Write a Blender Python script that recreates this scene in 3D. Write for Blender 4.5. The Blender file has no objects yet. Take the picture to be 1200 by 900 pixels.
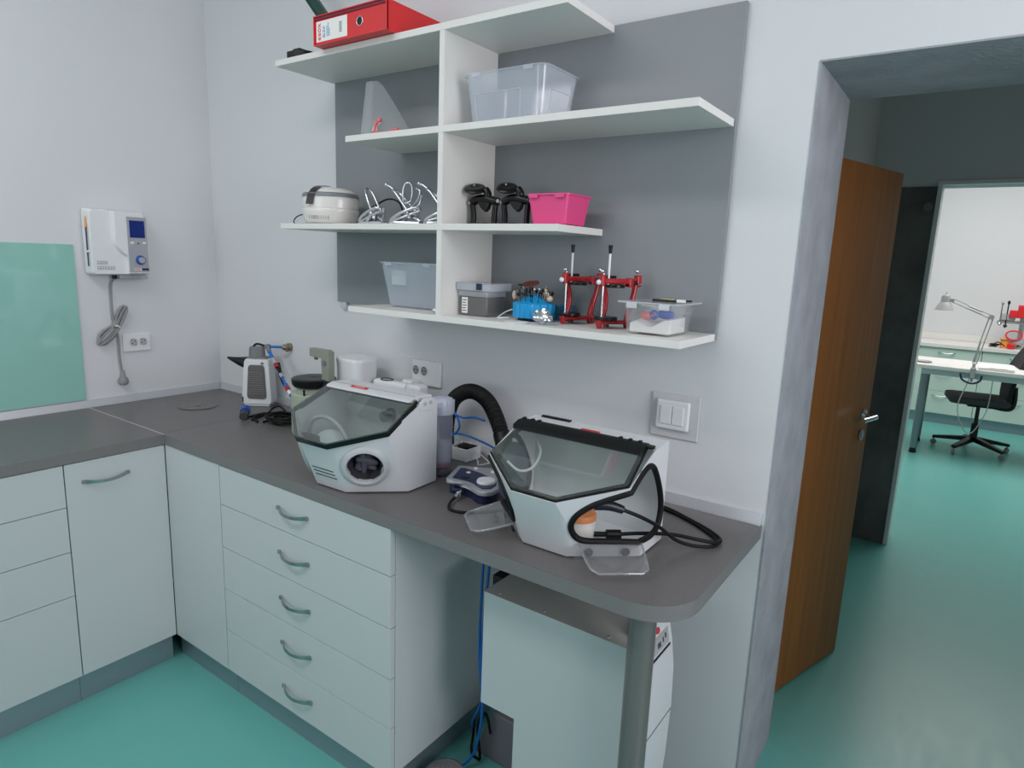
import bpy, bmesh, math, random
from mathutils import Vector, Matrix
from mathutils.geometry import tessellate_polygon
random.seed(7)
SC = bpy.context.scene
COL = SC.collection
PI = math.pi

# ------------------------------------------------------------------ materials
def lin(c):
    return tuple(((v/255)/12.92 if v/255 <= .04045 else ((v/255+.055)/1.055)**2.4) for v in c)

MATS = {}
def mat(name, rgb, rough=.5, metal=0., spec=.5, noise=None, bump=None, coat=0., emit=None, sss=0):
    """plain principled surface, optional procedural variation: noise=(scale, amount), bump=(scale, strength)"""
    if name in MATS: return MATS[name]
    m = bpy.data.materials.new(name); m.use_nodes = True
    nt = m.node_tree; b = nt.nodes['Principled BSDF']
    c = lin(rgb)
    b.inputs['Base Color'].default_value = (*c, 1)
    b.inputs['Roughness'].default_value = rough
    b.inputs['Metallic'].default_value = metal
    b.inputs['Specular IOR Level'].default_value = spec
    b.inputs['Coat Weight'].default_value = coat
    tc = nt.nodes.new('ShaderNodeTexCoord')
    if noise:
        n = nt.nodes.new('ShaderNodeTexNoise'); n.inputs['Scale'].default_value = noise[0]
        n.inputs['Detail'].default_value = 5
        nt.links.new(tc.outputs['Object'], n.inputs['Vector'])
        r = nt.nodes.new('ShaderNodeValToRGB')
        r.color_ramp.elements[0].position = .3; r.color_ramp.elements[1].position = .7
        a = noise[1]
        r.color_ramp.elements[0].color = (*[v*(1-a) for v in c], 1)
        r.color_ramp.elements[1].color = (*[min(1, v*(1+a)) for v in c], 1)
        nt.links.new(n.outputs['Fac'], r.inputs['Fac'])
        nt.links.new(r.outputs['Color'], b.inputs['Base Color'])
    if bump:
        n = nt.nodes.new('ShaderNodeTexNoise'); n.inputs['Scale'].default_value = bump[0]
        n.inputs['Detail'].default_value = 4
        nt.links.new(tc.outputs['Object'], n.inputs['Vector'])
        bp = nt.nodes.new('ShaderNodeBump'); bp.inputs['Strength'].default_value = bump[1]
        bp.inputs['Distance'].default_value = .01
        nt.links.new(n.outputs['Fac'], bp.inputs['Height'])
        nt.links.new(bp.outputs['Normal'], b.inputs['Normal'])
    if emit:
        b.inputs['Emission Color'].default_value = (*lin(emit[0]), 1)
        b.inputs['Emission Strength'].default_value = emit[1]
    MATS[name] = m
    return m

def clear(name, rgb, body=.15, gloss=.06, rough=.03, tint=(255, 255, 255)):
    """clear or milky plastic / glass: see-through, a little diffuse body, fresnel gloss"""
    if name in MATS: return MATS[name]
    m = bpy.data.materials.new(name); m.use_nodes = True
    nt = m.node_tree; nt.nodes.clear()
    out = nt.nodes.new('ShaderNodeOutputMaterial')
    tr = nt.nodes.new('ShaderNodeBsdfTransparent'); tr.inputs['Color'].default_value = (*lin(tint), 1)
    df = nt.nodes.new('ShaderNodeBsdfDiffuse'); df.inputs['Color'].default_value = (*lin(rgb), 1)
    tl = nt.nodes.new('ShaderNodeBsdfTranslucent'); tl.inputs['Color'].default_value = (*lin(rgb), 1)
    gl = nt.nodes.new('ShaderNodeBsdfGlossy'); gl.inputs['Roughness'].default_value = rough
    m1 = nt.nodes.new('ShaderNodeMixShader'); m1.inputs[0].default_value = .4
    nt.links.new(df.outputs[0], m1.inputs[1]); nt.links.new(tl.outputs[0], m1.inputs[2])
    m2 = nt.nodes.new('ShaderNodeMixShader'); m2.inputs[0].default_value = body
    nt.links.new(tr.outputs[0], m2.inputs[1]); nt.links.new(m1.outputs[0], m2.inputs[2])
    fr = nt.nodes.new('ShaderNodeLayerWeight'); fr.inputs['Blend'].default_value = .5
    pw = nt.nodes.new('ShaderNodeMath'); pw.operation = 'POWER'; pw.inputs[1].default_value = 4
    nt.links.new(fr.outputs['Facing'], pw.inputs[0])
    mx = nt.nodes.new('ShaderNodeMath'); mx.operation = 'MULTIPLY_ADD'
    mx.inputs[1].default_value = .7; mx.inputs[2].default_value = gloss; mx.use_clamp = True
    nt.links.new(pw.outputs[0], mx.inputs[0])
    m3 = nt.nodes.new('ShaderNodeMixShader')
    nt.links.new(mx.outputs[0], m3.inputs[0])
    nt.links.new(m2.outputs[0], m3.inputs[1]); nt.links.new(gl.outputs[0], m3.inputs[2])
    nt.links.new(m3.outputs[0], out.inputs['Surface'])
    MATS[name] = m
    return m

def wood_mat(name, c1, c2, rough=.36):
    m = bpy.data.materials.new(name); m.use_nodes = True
    nt = m.node_tree; b = nt.nodes['Principled BSDF']
    tc = nt.nodes.new('ShaderNodeTexCoord'); mp = nt.nodes.new('ShaderNodeMapping')
    mp.inputs['Scale'].default_value = (14, 14, .7)
    nt.links.new(tc.outputs['Object'], mp.inputs['Vector'])
    n = nt.nodes.new('ShaderNodeTexNoise'); n.inputs['Scale'].default_value = 2.5; n.inputs['Detail'].default_value = 8
    nt.links.new(mp.outputs[0], n.inputs['Vector'])
    r = nt.nodes.new('ShaderNodeValToRGB')
    r.color_ramp.elements[0].position = .3; r.color_ramp.elements[1].position = .72
    r.color_ramp.elements[0].color = (*lin(c1), 1); r.color_ramp.elements[1].color = (*lin(c2), 1)
    nt.links.new(n.outputs['Fac'], r.inputs['Fac']); nt.links.new(r.outputs['Color'], b.inputs['Base Color'])
    b.inputs['Roughness'].default_value = rough
    b.inputs['Specular IOR Level'].default_value = .35
    MATS[name] = m
    return m

def floor_mat():
    m = bpy.data.materials.new('teal_vinyl'); m.use_nodes = True
    nt = m.node_tree; b = nt.nodes['Principled BSDF']
    tc = nt.nodes.new('ShaderNodeTexCoord')
    n = nt.nodes.new('ShaderNodeTexNoise'); n.inputs['Scale'].default_value = 1.6; n.inputs['Detail'].default_value = 10
    n.inputs['Roughness'].default_value = .7
    nt.links.new(tc.outputs['Object'], n.inputs['Vector'])
    r = nt.nodes.new('ShaderNodeValToRGB')
    r.color_ramp.elements[0].position = .3; r.color_ramp.elements[1].position = .72
    r.color_ramp.elements[0].color = (*lin((98, 170, 163)), 1); r.color_ramp.elements[1].color = (*lin((102, 174, 167)), 1)
    nt.links.new(n.outputs['Fac'], r.inputs['Fac']); nt.links.new(r.outputs['Color'], b.inputs['Base Color'])
    # scuffs: fine stretched noise changes the gloss
    mp = nt.nodes.new('ShaderNodeMapping'); mp.inputs['Scale'].default_value = (9, 2.2, 1); mp.inputs['Rotation'].default_value = (0, 0, .5)
    nt.links.new(tc.outputs['Object'], mp.inputs['Vector'])
    n2 = nt.nodes.new('ShaderNodeTexNoise'); n2.inputs['Scale'].default_value = 3; n2.inputs['Detail'].default_value = 8
    nt.links.new(mp.outputs[0], n2.inputs['Vector'])
    mr = nt.nodes.new('ShaderNodeMapRange'); mr.inputs['To Min'].default_value = .26; mr.inputs['To Max'].default_value = .38
    nt.links.new(n2.outputs['Fac'], mr.inputs['Value']); nt.links.new(mr.outputs[0], b.inputs['Roughness'])
    b.inputs['Specular IOR Level'].default_value = .4
    MATS['floor'] = m
    return m

def plaster_mat(name, rgb, amount, scale, bump_s=.3):
    return mat(name, rgb, .85, noise=(scale, amount), bump=(scale*9, bump_s), spec=.2)

WALL = mat('wall_paint', (214, 216, 219), .75, spec=.25, bump=(60, .05))
CEIL = mat('ceiling_paint', (225, 225, 225), .9, spec=.1)
REVEAL = plaster_mat('grey_plaster_reveal', (156, 160, 167), .12, 9)
DARKWALL = plaster_mat('dark_concrete_panel', (112, 110, 110), .3, 5)
FLOOR = floor_mat()
LAM = mat('white_laminate', (194, 199, 200), .42, spec=.4)
LAM_EDGE = mat('white_edge_band', (208, 208, 206), .45)
SHELFW = mat('shelf_white', (226, 225, 221), .45)
GREYPANEL = mat('grey_laminate_panel', (134, 139, 143), .5, noise=(4, .02))
TOP = mat('taupe_worktop', (103, 100, 100), .36, noise=(260, .10), spec=.45)
TOPEDGE = mat('worktop_edge_band', (118, 116, 116), .4, noise=(260, .05))
ALU = mat('brushed_aluminium', (196, 199, 204), .36, metal=.4)
PLINTH = mat('plinth_aluminium', (152, 164, 172), .35, metal=.6)
CHROME = mat('chrome', (215, 218, 222), .12, metal=1)
STEEL = mat('satin_steel', (176, 176, 176), .24, metal=1)
SCREW = mat('zinc_screw', (190, 190, 190), .3, metal=.9)
PLW = mat('white_plastic', (226, 228, 230), .3)
PLW2 = mat('warm_white_plastic', (222, 220, 215), .25, coat=.3)
POWW = mat('white_powder_coat', (210, 212, 216), .4)
PLG = mat('light_grey_plastic', (170, 170, 172), .4)
PLG2 = mat('mid_grey_plastic', (120, 120, 122), .45)
BLK = mat('black_plastic', (12, 12, 13), .38, spec=.35)
BLKM = mat('black_rubber', (10, 10, 11), .6, spec=.3)
BLKG = mat('black_lacquer', (10, 10, 11), .28, spec=.35)
RED = mat('red_lacquer', (165, 18, 28), .22, coat=.3)
REDP = mat('red_card', (214, 34, 38), .4)
REDD = mat('dark_red_lining', (112, 10, 40), .5)
REDL = mat('red_sticker', (200, 45, 45), .45)
PINK = mat('pink_plastic', (226, 74, 136), .38)
CORAL = mat('coral_plastic', (240, 110, 108), .4)
BLUE = mat('blue_tube', (18, 105, 190), .35)
BLUEP = mat('blue_plug', (30, 75, 180), .4)
NAVY = mat('navy_plastic', (28, 36, 72), .3)
LCD = mat('blue_display', (22, 44, 120), .15)
CYAN = mat('cyan_plastic', (20, 152, 214), .35)
CYAN2 = mat('pale_cyan_plastic', (90, 180, 200), .35)
SILV = mat('silver_plastic', (178, 180, 186), .32, metal=.35)
CABLE = mat('grey_cable', (138, 138, 140), .55)
CELA = mat('pale_green_enamel', (168, 178, 160), .4)
CELA2 = mat('grey_green_enamel', (140, 144, 132), .45)
PAPER = mat('white_paper', (236, 236, 234), .8)
YEL = mat('yellow_note', (228, 226, 130), .7)
BROWN = mat('brown_disc', (98, 42, 34), .6)
BEIGE = mat('felt_beige', (205, 186, 160), .9)
TERRA = mat('terracotta_lid', (206, 130, 82), .5)
ORANGE = mat('orange_card', (240, 160, 80), .6)
DGREEN = mat('dark_green_plastic', (10, 62, 52), .35)
FOIL = mat('crumpled_foil', (205, 208, 212), .2, metal=1)
FABRIC = mat('black_mesh_fabric', (30, 30, 33), .85)
GREENG = mat('green_back_painted_glass', (146, 198, 188), .08, coat=.5, spec=.6)
INK = mat('dark_print', (70, 74, 84), .6)
INKB = mat('blue_print', (40, 130, 180), .6)
INKR = mat('red_print', (222, 60, 80), .6)
DESK = mat('desk_white', (225, 224, 220), .4)
CABGREEN = mat('pale_mint_laminate', (196, 216, 206), .4)
LEGGREY = mat('leg_grey_enamel', (128, 140, 146), .3, metal=.5)
WOOD = wood_mat('door_veneer', (140, 82, 28), (164, 102, 40))
GLASS = clear('cover_glass', (200, 210, 206), .05, .06, .01, (246, 250, 248))
ACRYL = clear('clear_acrylic', (235, 238, 240), .10, .05, .04)
MILKY = clear('milky_polypropylene', (232, 240, 252), .30, .05, .12)
FROST = clear('frosted_box_plastic', (240, 244, 250), .42, .05, .15)
VISOR = clear('clear_visor_film', (240, 244, 248), .16, .06, .03)
BLUECL = clear('blue_clear_plastic', (70, 160, 190), .45, .05, .1)
LILAC = clear('lilac_filter_plastic', (175, 178, 200), .5, .06, .1)

# ------------------------------------------------------------------ mesh builder
class MB:
    def __init__(s): s.bm = bmesh.new(); s.mats = []; s.cur = 0
    def m(s, material):
        if material not in s.mats: s.mats.append(material)
        s.cur = s.mats.index(material); return s
    def _mark(s, faces):
        for f in faces: f.material_index = s.cur
    def box(s, x0, x1, y0, y1, z0, z1, bev=0, seg=2, rot=None, piv=None):
        r = bmesh.ops.create_cube(s.bm, size=1)
        vs = r['verts']
        for v in vs:
            v.co = Vector(((x0+x1)/2+v.co.x*(x1-x0), (y0+y1)/2+v.co.y*(y1-y0), (z0+z1)/2+v.co.z*(z1-z0)))
        fs = {f for v in vs for f in v.link_faces}
        s._mark(fs)
        if bev:
            es = {e for v in vs for e in v.link_edges}
            rr = bmesh.ops.bevel(s.bm, geom=list(es), offset=bev, segments=seg, affect='EDGES', profile=.5)
            vs = [v for v in rr['verts']]
            vs = list({v for f in rr['faces'] for v in f.verts} | {v for v in vs})
            s._mark([f for v in vs for f in v.link_faces])
        if rot is not None:
            p = Vector(piv) if piv else Vector(((x0+x1)/2, (y0+y1)/2, (z0+z1)/2))
            bmesh.ops.rotate(s.bm, verts=vs, cent=p, matrix=rot)
        return s
    def rings(s, rings, cap0=True, cap1=True, closed=False):
        vv = [[s.bm.verts.new(p) for p in r] for r in rings]
        n = len(vv[0]); fs = []
        rng = range(len(vv)) if closed else range(len(vv)-1)
        for i in rng:
            a, b = vv[i], vv[(i+1) % len(vv)]
            for j in range(n):
                fs.append(s.bm.faces.new((a[j], a[(j+1) % n], b[(j+1) % n], b[j])))
        if not closed:
            if cap0: fs.append(s.bm.faces.new(list(reversed(vv[0]))))
            if cap1: fs.append(s.bm.faces.new(vv[-1]))
        s._mark(fs)
        return s
    def tube(s, pts, r, seg=10, closed=False, smooth=0, rad=None):
        pts = [Vector(p) for p in pts]
        if smooth: pts = spline(pts, smooth, closed)
        n = len(pts)
        if callable(r): rs = [r(i/(n-1)) for i in range(n)]
        else: rs = [r]*n
        tang = []
        for i in range(n):
            if closed: t = pts[(i+1) % n]-pts[i-1]
            else: t = pts[min(i+1, n-1)]-pts[max(i-1, 0)]
            tang.append(t.normalized() if t.length > 1e-9 else Vector((0, 0, 1)))
        up = Vector((0, 0, 1)) if abs(tang[0].z) < .9 else Vector((1, 0, 0))
        nrm = (up-tang[0]*up.dot(tang[0])).normalized()
        rr = []
        for i in range(n):
            nrm = (nrm-tang[i]*nrm.dot(tang[i])).normalized()
            bn = tang[i].cross(nrm)
            rr.append([pts[i]+(nrm*math.cos(2*PI*k/seg)+bn*math.sin(2*PI*k/seg))*rs[i] for k in range(seg)])
        return s.rings(rr, closed=closed)
    def cyl(s, p0, p1, r0, r1=None, seg=24):
        r1 = r0 if r1 is None else r1
        return s.tube([p0, p1], lambda t: r0+(r1-r0)*t, seg)
    def lathe(s, prof, c=(0, 0, 0), seg=32, axis='z', sx=1, sy=1):
        """prof: list of (r, h); axis direction; capped at ends"""
        rr = []
        for r, h in prof:
            ring = []
            for k in range(seg):
                a = 2*PI*k/seg; x, y = r*math.cos(a)*sx, r*math.sin(a)*sy
                if axis == 'z': p = (c[0]+x, c[1]+y, c[2]+h)
                elif axis == 'x': p = (c[0]+h, c[1]+x, c[2]+y)
                else: p = (c[0]+y, c[1]+h, c[2]+x)
                ring.append(Vector(p))
            rr.append(ring)
        return s.rings(rr)
    def prism(s, poly, axis, a0, a1, bev=0):
        """poly: 2D outline; axis 'z': (x,y) extruded in z; 'y': (x,z); 'x': (y,z)"""
        def P(u, v, w):
            return Vector((u, v, w)) if axis == 'z' else (Vector((u, w, v)) if axis == 'y' else Vector((w, u, v)))
        lo = [s.bm.verts.new(P(u, v, a0)) for u, v in poly]
        hi = [s.bm.verts.new(P(u, v, a1)) for u, v in poly]
        n = len(poly); fs = []
        f0 = s.bm.faces.new(lo); f1 = s.bm.faces.new(hi); fs += [f0, f1]
        for i in range(n): fs.append(s.bm.faces.new((lo[i], lo[(i+1) % n], hi[(i+1) % n], hi[i])))
        s._mark(fs)
        if bev:
            es = list({e for f in (f0, f1) for e in f.edges})
            rr = bmesh.ops.bevel(s.bm, geom=es, offset=bev, segments=2, affect='EDGES', profile=.5)
            s._mark(rr['faces'])
        return s
    def poly(s, pts, holes=None):
        """flat polygon (3D points) with optional hole loops"""
        loops = [[Vector(p) for p in pts]]+[[Vector(p) for p in h] for h in (holes or [])]
        if not holes:
            f = s.bm.faces.new([s.bm.verts.new(p) for p in loops[0]]); s._mark([f]); return s
        vs = [s.bm.verts.new(p) for l in loops for p in l]
        for t in tessellate_polygon(loops):
            try: s._mark([s.bm.faces.new([vs[i] for i in t])])
            except ValueError: pass
        return s
    def sphere(s, c, r, sx=1, sy=1, sz=1, u=20, v=12, rot=None):
        r_ = bmesh.ops.create_uvsphere(s.bm, u_segments=u, v_segments=v, radius=r)
        for w in r_['verts']:
            p = Vector((w.co.x*sx, w.co.y*sy, w.co.z*sz))
            if rot is not None: p = rot @ p
            w.co = p+Vector(c)
        s._mark({f for w in r_['verts'] for f in w.link_faces})
        return s
    def torus(s, c, R, r, axis='z', seg=32, rs=8, sx=1, sy=1):
        pts = []
        for k in range(seg):
            a = 2*PI*k/seg; x, y = R*math.cos(a)*sx, R*math.sin(a)*sy
            p = {'z': (x, y, 0), 'y': (x, 0, y), 'x': (0, x, y)}[axis]
            pts.append(Vector(c)+Vector(p))
        return s.tube(pts, r, rs, closed=True)
    def xf(s, M):
        bmesh.ops.transform(s.bm, matrix=M, verts=s.bm.verts[:]); return s

def spline(pts, k, closed=False):
    out = []; n = len(pts)
    rng = range(n) if closed else range(n-1)
    for i in rng:
        p0 = pts[(i-1) % n] if closed else pts[max(i-1, 0)]
        p1 = pts[i]; p2 = pts[(i+1) % n]
        p3 = pts[(i+2) % n] if closed else pts[min(i+2, n-1)]
        for j in range(k):
            t = j/k
            out.append(.5*((2*p1)+(p2-p0)*t+(2*p0-5*p1+4*p2-p3)*t*t+(3*p1-p0-3*p2+p3)*t**3))
    if not closed: out.append(pts[-1])
    return out

def rot(axis, deg): return Matrix.Rotation(math.radians(deg), 3, axis)

WORLD = {}      # empties whose parts are authored in world coordinates
def finish(name, mb, material=None, loc=(0, 0, 0), solidify=0, smooth=True, off=0):
    bm = mb.bm
    bmesh.ops.remove_doubles(bm, verts=bm.verts[:], dist=1e-6)
    bmesh.ops.recalc_face_normals(bm, faces=bm.faces[:])
    bmesh.ops.translate(bm, verts=bm.verts[:], vec=-Vector(loc))
    me = bpy.data.meshes.new(name); bm.to_mesh(me); bm.free()
    for m_ in (mb.mats or [material]): me.materials.append(m_)
    if material and mb.mats and material not in mb.mats: pass
    o = bpy.data.objects.new(name, me)
    COL.objects.link(o)
    if solidify:
        md = o.modifiers.new('s', 'SOLIDIFY'); md.thickness = solidify; md.offset = off; md.use_even_offset = True
        dg = bpy.context.evaluated_depsgraph_get(); dg.update()
        me2 = bpy.data.meshes.new_from_object(o.evaluated_get(dg)); o.modifiers.clear(); o.data = me2; me = me2
        me.name = name
    if smooth:
        me.polygons.foreach_set('use_smooth', [True]*len(me.polygons))
        me.set_sharp_from_angle(angle=math.radians(50))
        wn_ = o.modifiers.new('weighted', 'WEIGHTED_NORMAL'); wn_.keep_sharp = True; wn_.weight = 50
    return o

def tag(o, label=None, cat=None, group=None, kind=None):
    if label: o['label'] = label
    if cat: o['category'] = cat
    if group: o['group'] = group
    if kind: o['kind'] = kind
    return o

def thing(name, label, cat, loc, rz=0, group=None, world=True):
    o = bpy.data.objects.new(name, None); COL.objects.link(o)
    o.empty_display_size = .05
    o.location = loc; o.rotation_euler = (0, 0, math.radians(rz))
    tag(o, label, cat, group)
    if world: WORLD[o.name] = Vector(loc)
    return o

def root_of(o):
    while o.parent: o = o.parent
    return o

def part(name, mb, material, parent, label=None, **kw):
    r = root_of(parent)
    loc = WORLD.get(r.name, Vector((0, 0, 0)))
    o = finish(name, mb, material, loc=loc, **kw)
    o.parent = parent
    if label: o['label'] = label
    return o

def solo(name, mb, material, label, cat, loc, group=None, **kw):
    o = finish(name, mb, material, loc=loc, **kw); o.location = loc
    return tag(o, label, cat, group)

def struct(name, mb, material, **kw):
    o = finish(name, mb, material, **kw)
    return tag(o, kind='structure')

def text_mb(s, size, M, depth=.0006, material=None, mb=None):
    cu = bpy.data.curves.new('t', 'FONT'); cu.body = s; cu.size = size; cu.extrude = depth/2
    cu.align_x = 'CENTER'; cu.align_y = 'CENTER'
    ob = bpy.data.objects.new('t', cu); COL.objects.link(ob)
    dg = bpy.context.evaluated_depsgraph_get(); dg.update()
    me = bpy.data.meshes.new_from_object(ob.evaluated_get(dg))
    bpy.data.objects.remove(ob); bpy.data.curves.remove(cu)
    me.transform(M)
    mb = mb or MB()
    if material: mb.m(material)
    n0 = len(mb.bm.faces)
    mb.bm.from_mesh(me); mb.bm.faces.ensure_lookup_table()
    for f in mb.bm.faces[n0:]: f.material_index = mb.cur
    bpy.data.meshes.remove(me)
    return mb

def marks_mb(w, h, M, material, mb, n=5):
    """faint illegible print: a row of small strokes"""
    q = MB().m(material)
    for k in range(n):
        x = -w/2+w*k/n; q.box(x, x+w/n*.62, -h/2+(h*.2 if k % 2 else 0), h/2, -.0003, .0003)
    q.xf(M)
    me = bpy.data.meshes.new('q'); q.bm.to_mesh(me); q.bm.free()
    mb.m(material); n0 = len(mb.bm.faces); mb.bm.from_mesh(me); mb.bm.faces.ensure_lookup_table()
    for f in mb.bm.faces[n0:]: f.material_index = mb.cur
    bpy.data.meshes.remove(me)
    return mb

def copy_tree(o, parent=None):
    c = o.copy(); COL.objects.link(c)
    if parent: c.parent = parent
    for ch in list(o.children): copy_tree(ch, c)
    return c

def frame(o, x, y):
    """4x4 from origin, x-dir and y-dir (z = x cross y)"""
    x = Vector(x).normalized(); y = Vector(y); y = (y-x*x.dot(y)).normalized(); z = x.cross(y)
    M = Matrix((x, y, z)).transposed().to_4x4(); M.translation = Vector(o); return M

# ------------------------------------------------------------------ room shell
H = .90            # worktop height
DL, DR = .612, .590
JX, JT = 2.5475, .407   # left jamb of the doorway, wall thickness
b = MB(); b.box(-.15, 6.2, -4.4, 7.3, -.12, 0); struct('floor', b, FLOOR)
b = MB(); b.box(-.15, 6.2, -4.4, 7.3, 3.1, 3.25); struct('ceiling', b, CEIL)
b = MB(); b.box(-.15, 0, -4.4, 0, 0, 3.1); struct('wall_left', b, WALL)
b = MB()
b.box(-.15, JX, 0, JT, 0, 3.1); b.box(3.45, 6.2, 0, JT, 0, 3.1); b.box(JX, 3.45, 0, JT, 2.044, 3.1)
struct('wall_back', b, WALL)
b = MB()   # plastered lining of the reveal
b.prism([(JX+.004, 0), (JX+.004, 2.04), (3.446, 2.04), (3.446, 0), (3.45, 0), (3.45, 2.044), (JX, 2.044), (JX, 0)], 'y', -.0015, JT+.001)
struct('trim_1', b, REVEAL)
# front wall (behind the camera) with two windows, right wall with one
def holed_wall(name, axis, a0, a1, lo, hi, wins, z1=3.1):
    b = MB()
    def bx(u0, u1, z0, z1_):
        if u1-u0 < 1e-4 or z1_-z0 < 1e-4: return
        if axis == 'y': b.box(u0, u1, a0, a1, z0, z1_)
        else: b.box(a0, a1, u0, u1, z0, z1_)
    cur = lo
    for (u0, u1, z0, z2) in wins:
        bx(cur, u0, 0, z1); bx(u0, u1, 0, z0); bx(u0, u1, z2, z1); cur = u1
    bx(cur, hi, 0, z1)
    return struct(name, b, WALL)
FW = [(.15, 1.45, 1.1, 2.8)]
holed_wall('wall_front', 'y', -4.4, -4.15, -.15, 6.2, FW)
RW = [(-1.85, -.45, 1.0, 2.7)]
holed_wall('wall_right', 'x', 4.7, 4.9, -4.15, 0, RW)
wn = 1
def window(axis, a, u0, u1, z0, z1):
    global wn
    w = .06; b = MB()
    def bx(p0, p1, q0, q1, d0=-.03, d1=.03):
        if axis == 'y': b.box(p0, p1, a+d0, a+d1, q0, q1, .005)
        else: b.box(a+d0, a+d1, p0, p1, q0, q1, .005)
    m = (u0+u1)/2
    bx(u0, u0+w, z0, z1); bx(u1-w, u1, z0, z1); bx(u0+w, u1-w, z0, z0+w); bx(u0+w, u1-w, z1-w, z1); bx(m-w/2, m+w/2, z0+w, z1-w)
    struct('window_%d' % wn, b, PLW); wn += 1
for (u0, u1, z0, z1) in FW: window('y', -4.22, u0, u1, z0, z1)
for (u0, u1, z0, z1) in RW: window('x', 4.8, u0, u1, z0, z1)

# corridor and far room
b = MB(); b.box(2.15, 2.351, JT, 2.521, 0, 3.1); struct('wall_corridor_left', b, WALL)
b = MB(); b.box(5.4, 5.55, JT, 2.52, 0, 3.1); struct('wall_corridor_right', b, WALL)
OX, OT = 2.690, 2.68
b = MB(); b.box(.9, OX, 2.521, OT, 0, 3.1); b.box(3.75, 6.2, 2.521, OT, 0, 3.1); b.box(OX, 3.75, 2.521, OT, 2.036, 3.1)
struct('wall_corridor', b, WALL)
b = MB(); b.box(2.352, 2.672, 2.505, 2.521, 0, 2.03, .002)
struct('trim_2', b, DARKWALL)
b = MB(); b.cyl((2.641, 2.498, 1.923), (2.641, 2.506, 1.923), .022, seg=24); b.cyl((2.641, 2.495, 1.923), (2.641, 2.499, 1.923), .014, seg=24)
solo('wall_button', b, PLG2, 'small round grey disc near the top of the dark grey panel beyond the wooden door', 'disc', (2.641, 2.5, 1.923))
b = MB(); b.box(OX-.018, OX+.004, 2.497, OT+.01, 0, 2.04, .002); b.box(OX-.018, 3.76, 2.497, 2.521, 2.036, 2.056, .002)
struct('trim_3', b, PLW)
b = MB(); b.box(.9, 1.0, OT, 7.1, 0, 3.1); struct('wall_far_left', b, WALL)
b = MB(); b.box(5.7, 5.8, OT, 7.1, 0, 3.1); struct('wall_far_right', b, WALL)
b = MB(); b.box(.9, 5.8, 7.1, 7.25, 0, 3.1); struct('wall_far', b, WALL)

# ------------------------------------------------------------------ worktops and trims
seam = -.590
b = MB()
b.m(TOP).box(0.001, DL-.0015, -2.6, seam, H-.036, H)
b.m(TOPEDGE).box(DL-.0015, DL, -2.6, seam, H-.036, H)
solo('worktop', b, TOP, 'taupe grey worktop under the green glass panel', 'worktop', (.3, -1.6, H-.036))
# right worktop with rounded end
X1 = 2.541; R = .12
out = [(.592, -.003), (.592, -DR), (X1-R, -DR)]
for k in range(1, 13):
    a = -PI/2+k/12*PI/2
    out.append((X1-R+R*math.cos(a), -DR+R+R*math.sin(a)))
out += [(X1, -.003)]
b = MB(); b.m(TOPEDGE).prism(out, 'z', H-.036, H-.0012, 0)
b.m(TOP).prism([(x, y) for x, y in out], 'z', H-.0012, H, 0)
t = solo('worktop', b, TOP, 'long taupe grey worktop with a rounded end under the two white sandblasting cabinets', 'worktop', (1.5, -.3, H-.036))
b = MB(); b.m(TOPEDGE).box(0.001, .5905, seam+.004, -.003, H-.036, H-.0012); b.m(TOP).box(0.001, .5905, seam+.004, -.003, H-.0012, H)
corner = solo('corner_worktop', b, TOP, 'square taupe grey corner worktop with a round steel inlay', 'worktop', (.3, -.3, H-.036))
b = MB(); b.box(.0, DL, seam, seam+.004, H-.03, H+.0012); solo('joint_strip', b, ALU, 'thin aluminium joint strip across the grey worktop at the room corner', 'strip', (.3, seam, H-.03))
b = MB(); b.lathe([(.0, .0005), (.074, .0005), (.0765, .0018), (.074, .003), (.066, .002), (.02, .0016), (0.0, .0016)], (.283, -.278, H), 40)
b.lathe([(0, .0016), (.012, .0016), (.012, .004), (0, .005)], (.283, -.278, H), 20)
solo('waste_lid', b, mat('lid_steel', (120, 118, 116), .32, metal=.6, noise=(60, .3)), 'flat round stainless steel lid let into the corner worktop', 'lid', (.283, -.278, H))
b = MB(); b.prism([(0.0, H), (.014, H), (.014, H+.004), (.006, H+.030), (0, H+.031)], 'y', -2.6, -.014)
struct('trim_4', b, ALU)
b = MB(); b.prism([(0.0, H), (-.014, H), (-.014, H+.004), (-.006, H+.030), (0, H+.031)], 'x', 0.0, X1-.002)
struct('trim_5', b, ALU)
b = MB(); b.box(.001, .007, -2.2, -.592, .934, 1.556, .0008)
solo('glass_splashback', b, GREENG, 'mint green glass splashback panel on the left wall above the worktop', 'glass panel', (.001, -1.4, .934))

# ------------------------------------------------------------------ cabinets
def bow_handle(parent, p0, p1, nrm, name='handle', h=.012, out_=.022):
    """flat bowed bar handle from p0 to p1, standing off along nrm"""
    p0, p1, n = Vector(p0), Vector(p1), Vector(nrm)
    d = (p1-p0).normalized(); rr = []; up = Vector((0, 0, 1))
    N = 14
    for i in range(N+1):
        t = i/N; s_ = math.sin(PI*t)
        c = p0+(p1-p0)*t+n*(out_*s_**.7)-up*(.006*s_)
        hh = h*.55*(1-.35*s_); th = .0022
        tan = (d*1.0+n*(out_*2.2*math.cos(PI*t))).normalized(); q = tan.cross(up).normalized()
        rr.append([c+up*hh+q*th, c+up*hh-q*th, c-up*hh-q*th, c-up*hh+q*th])
    b = MB(); b.rings(rr)
    for p in (p0, p1): b.box(p.x-.006, p.x+.006, p.y-.006, p.y+.006, p.z-.006, p.z+.006, .001)
    return part(name, b, STEEL, parent)

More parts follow.
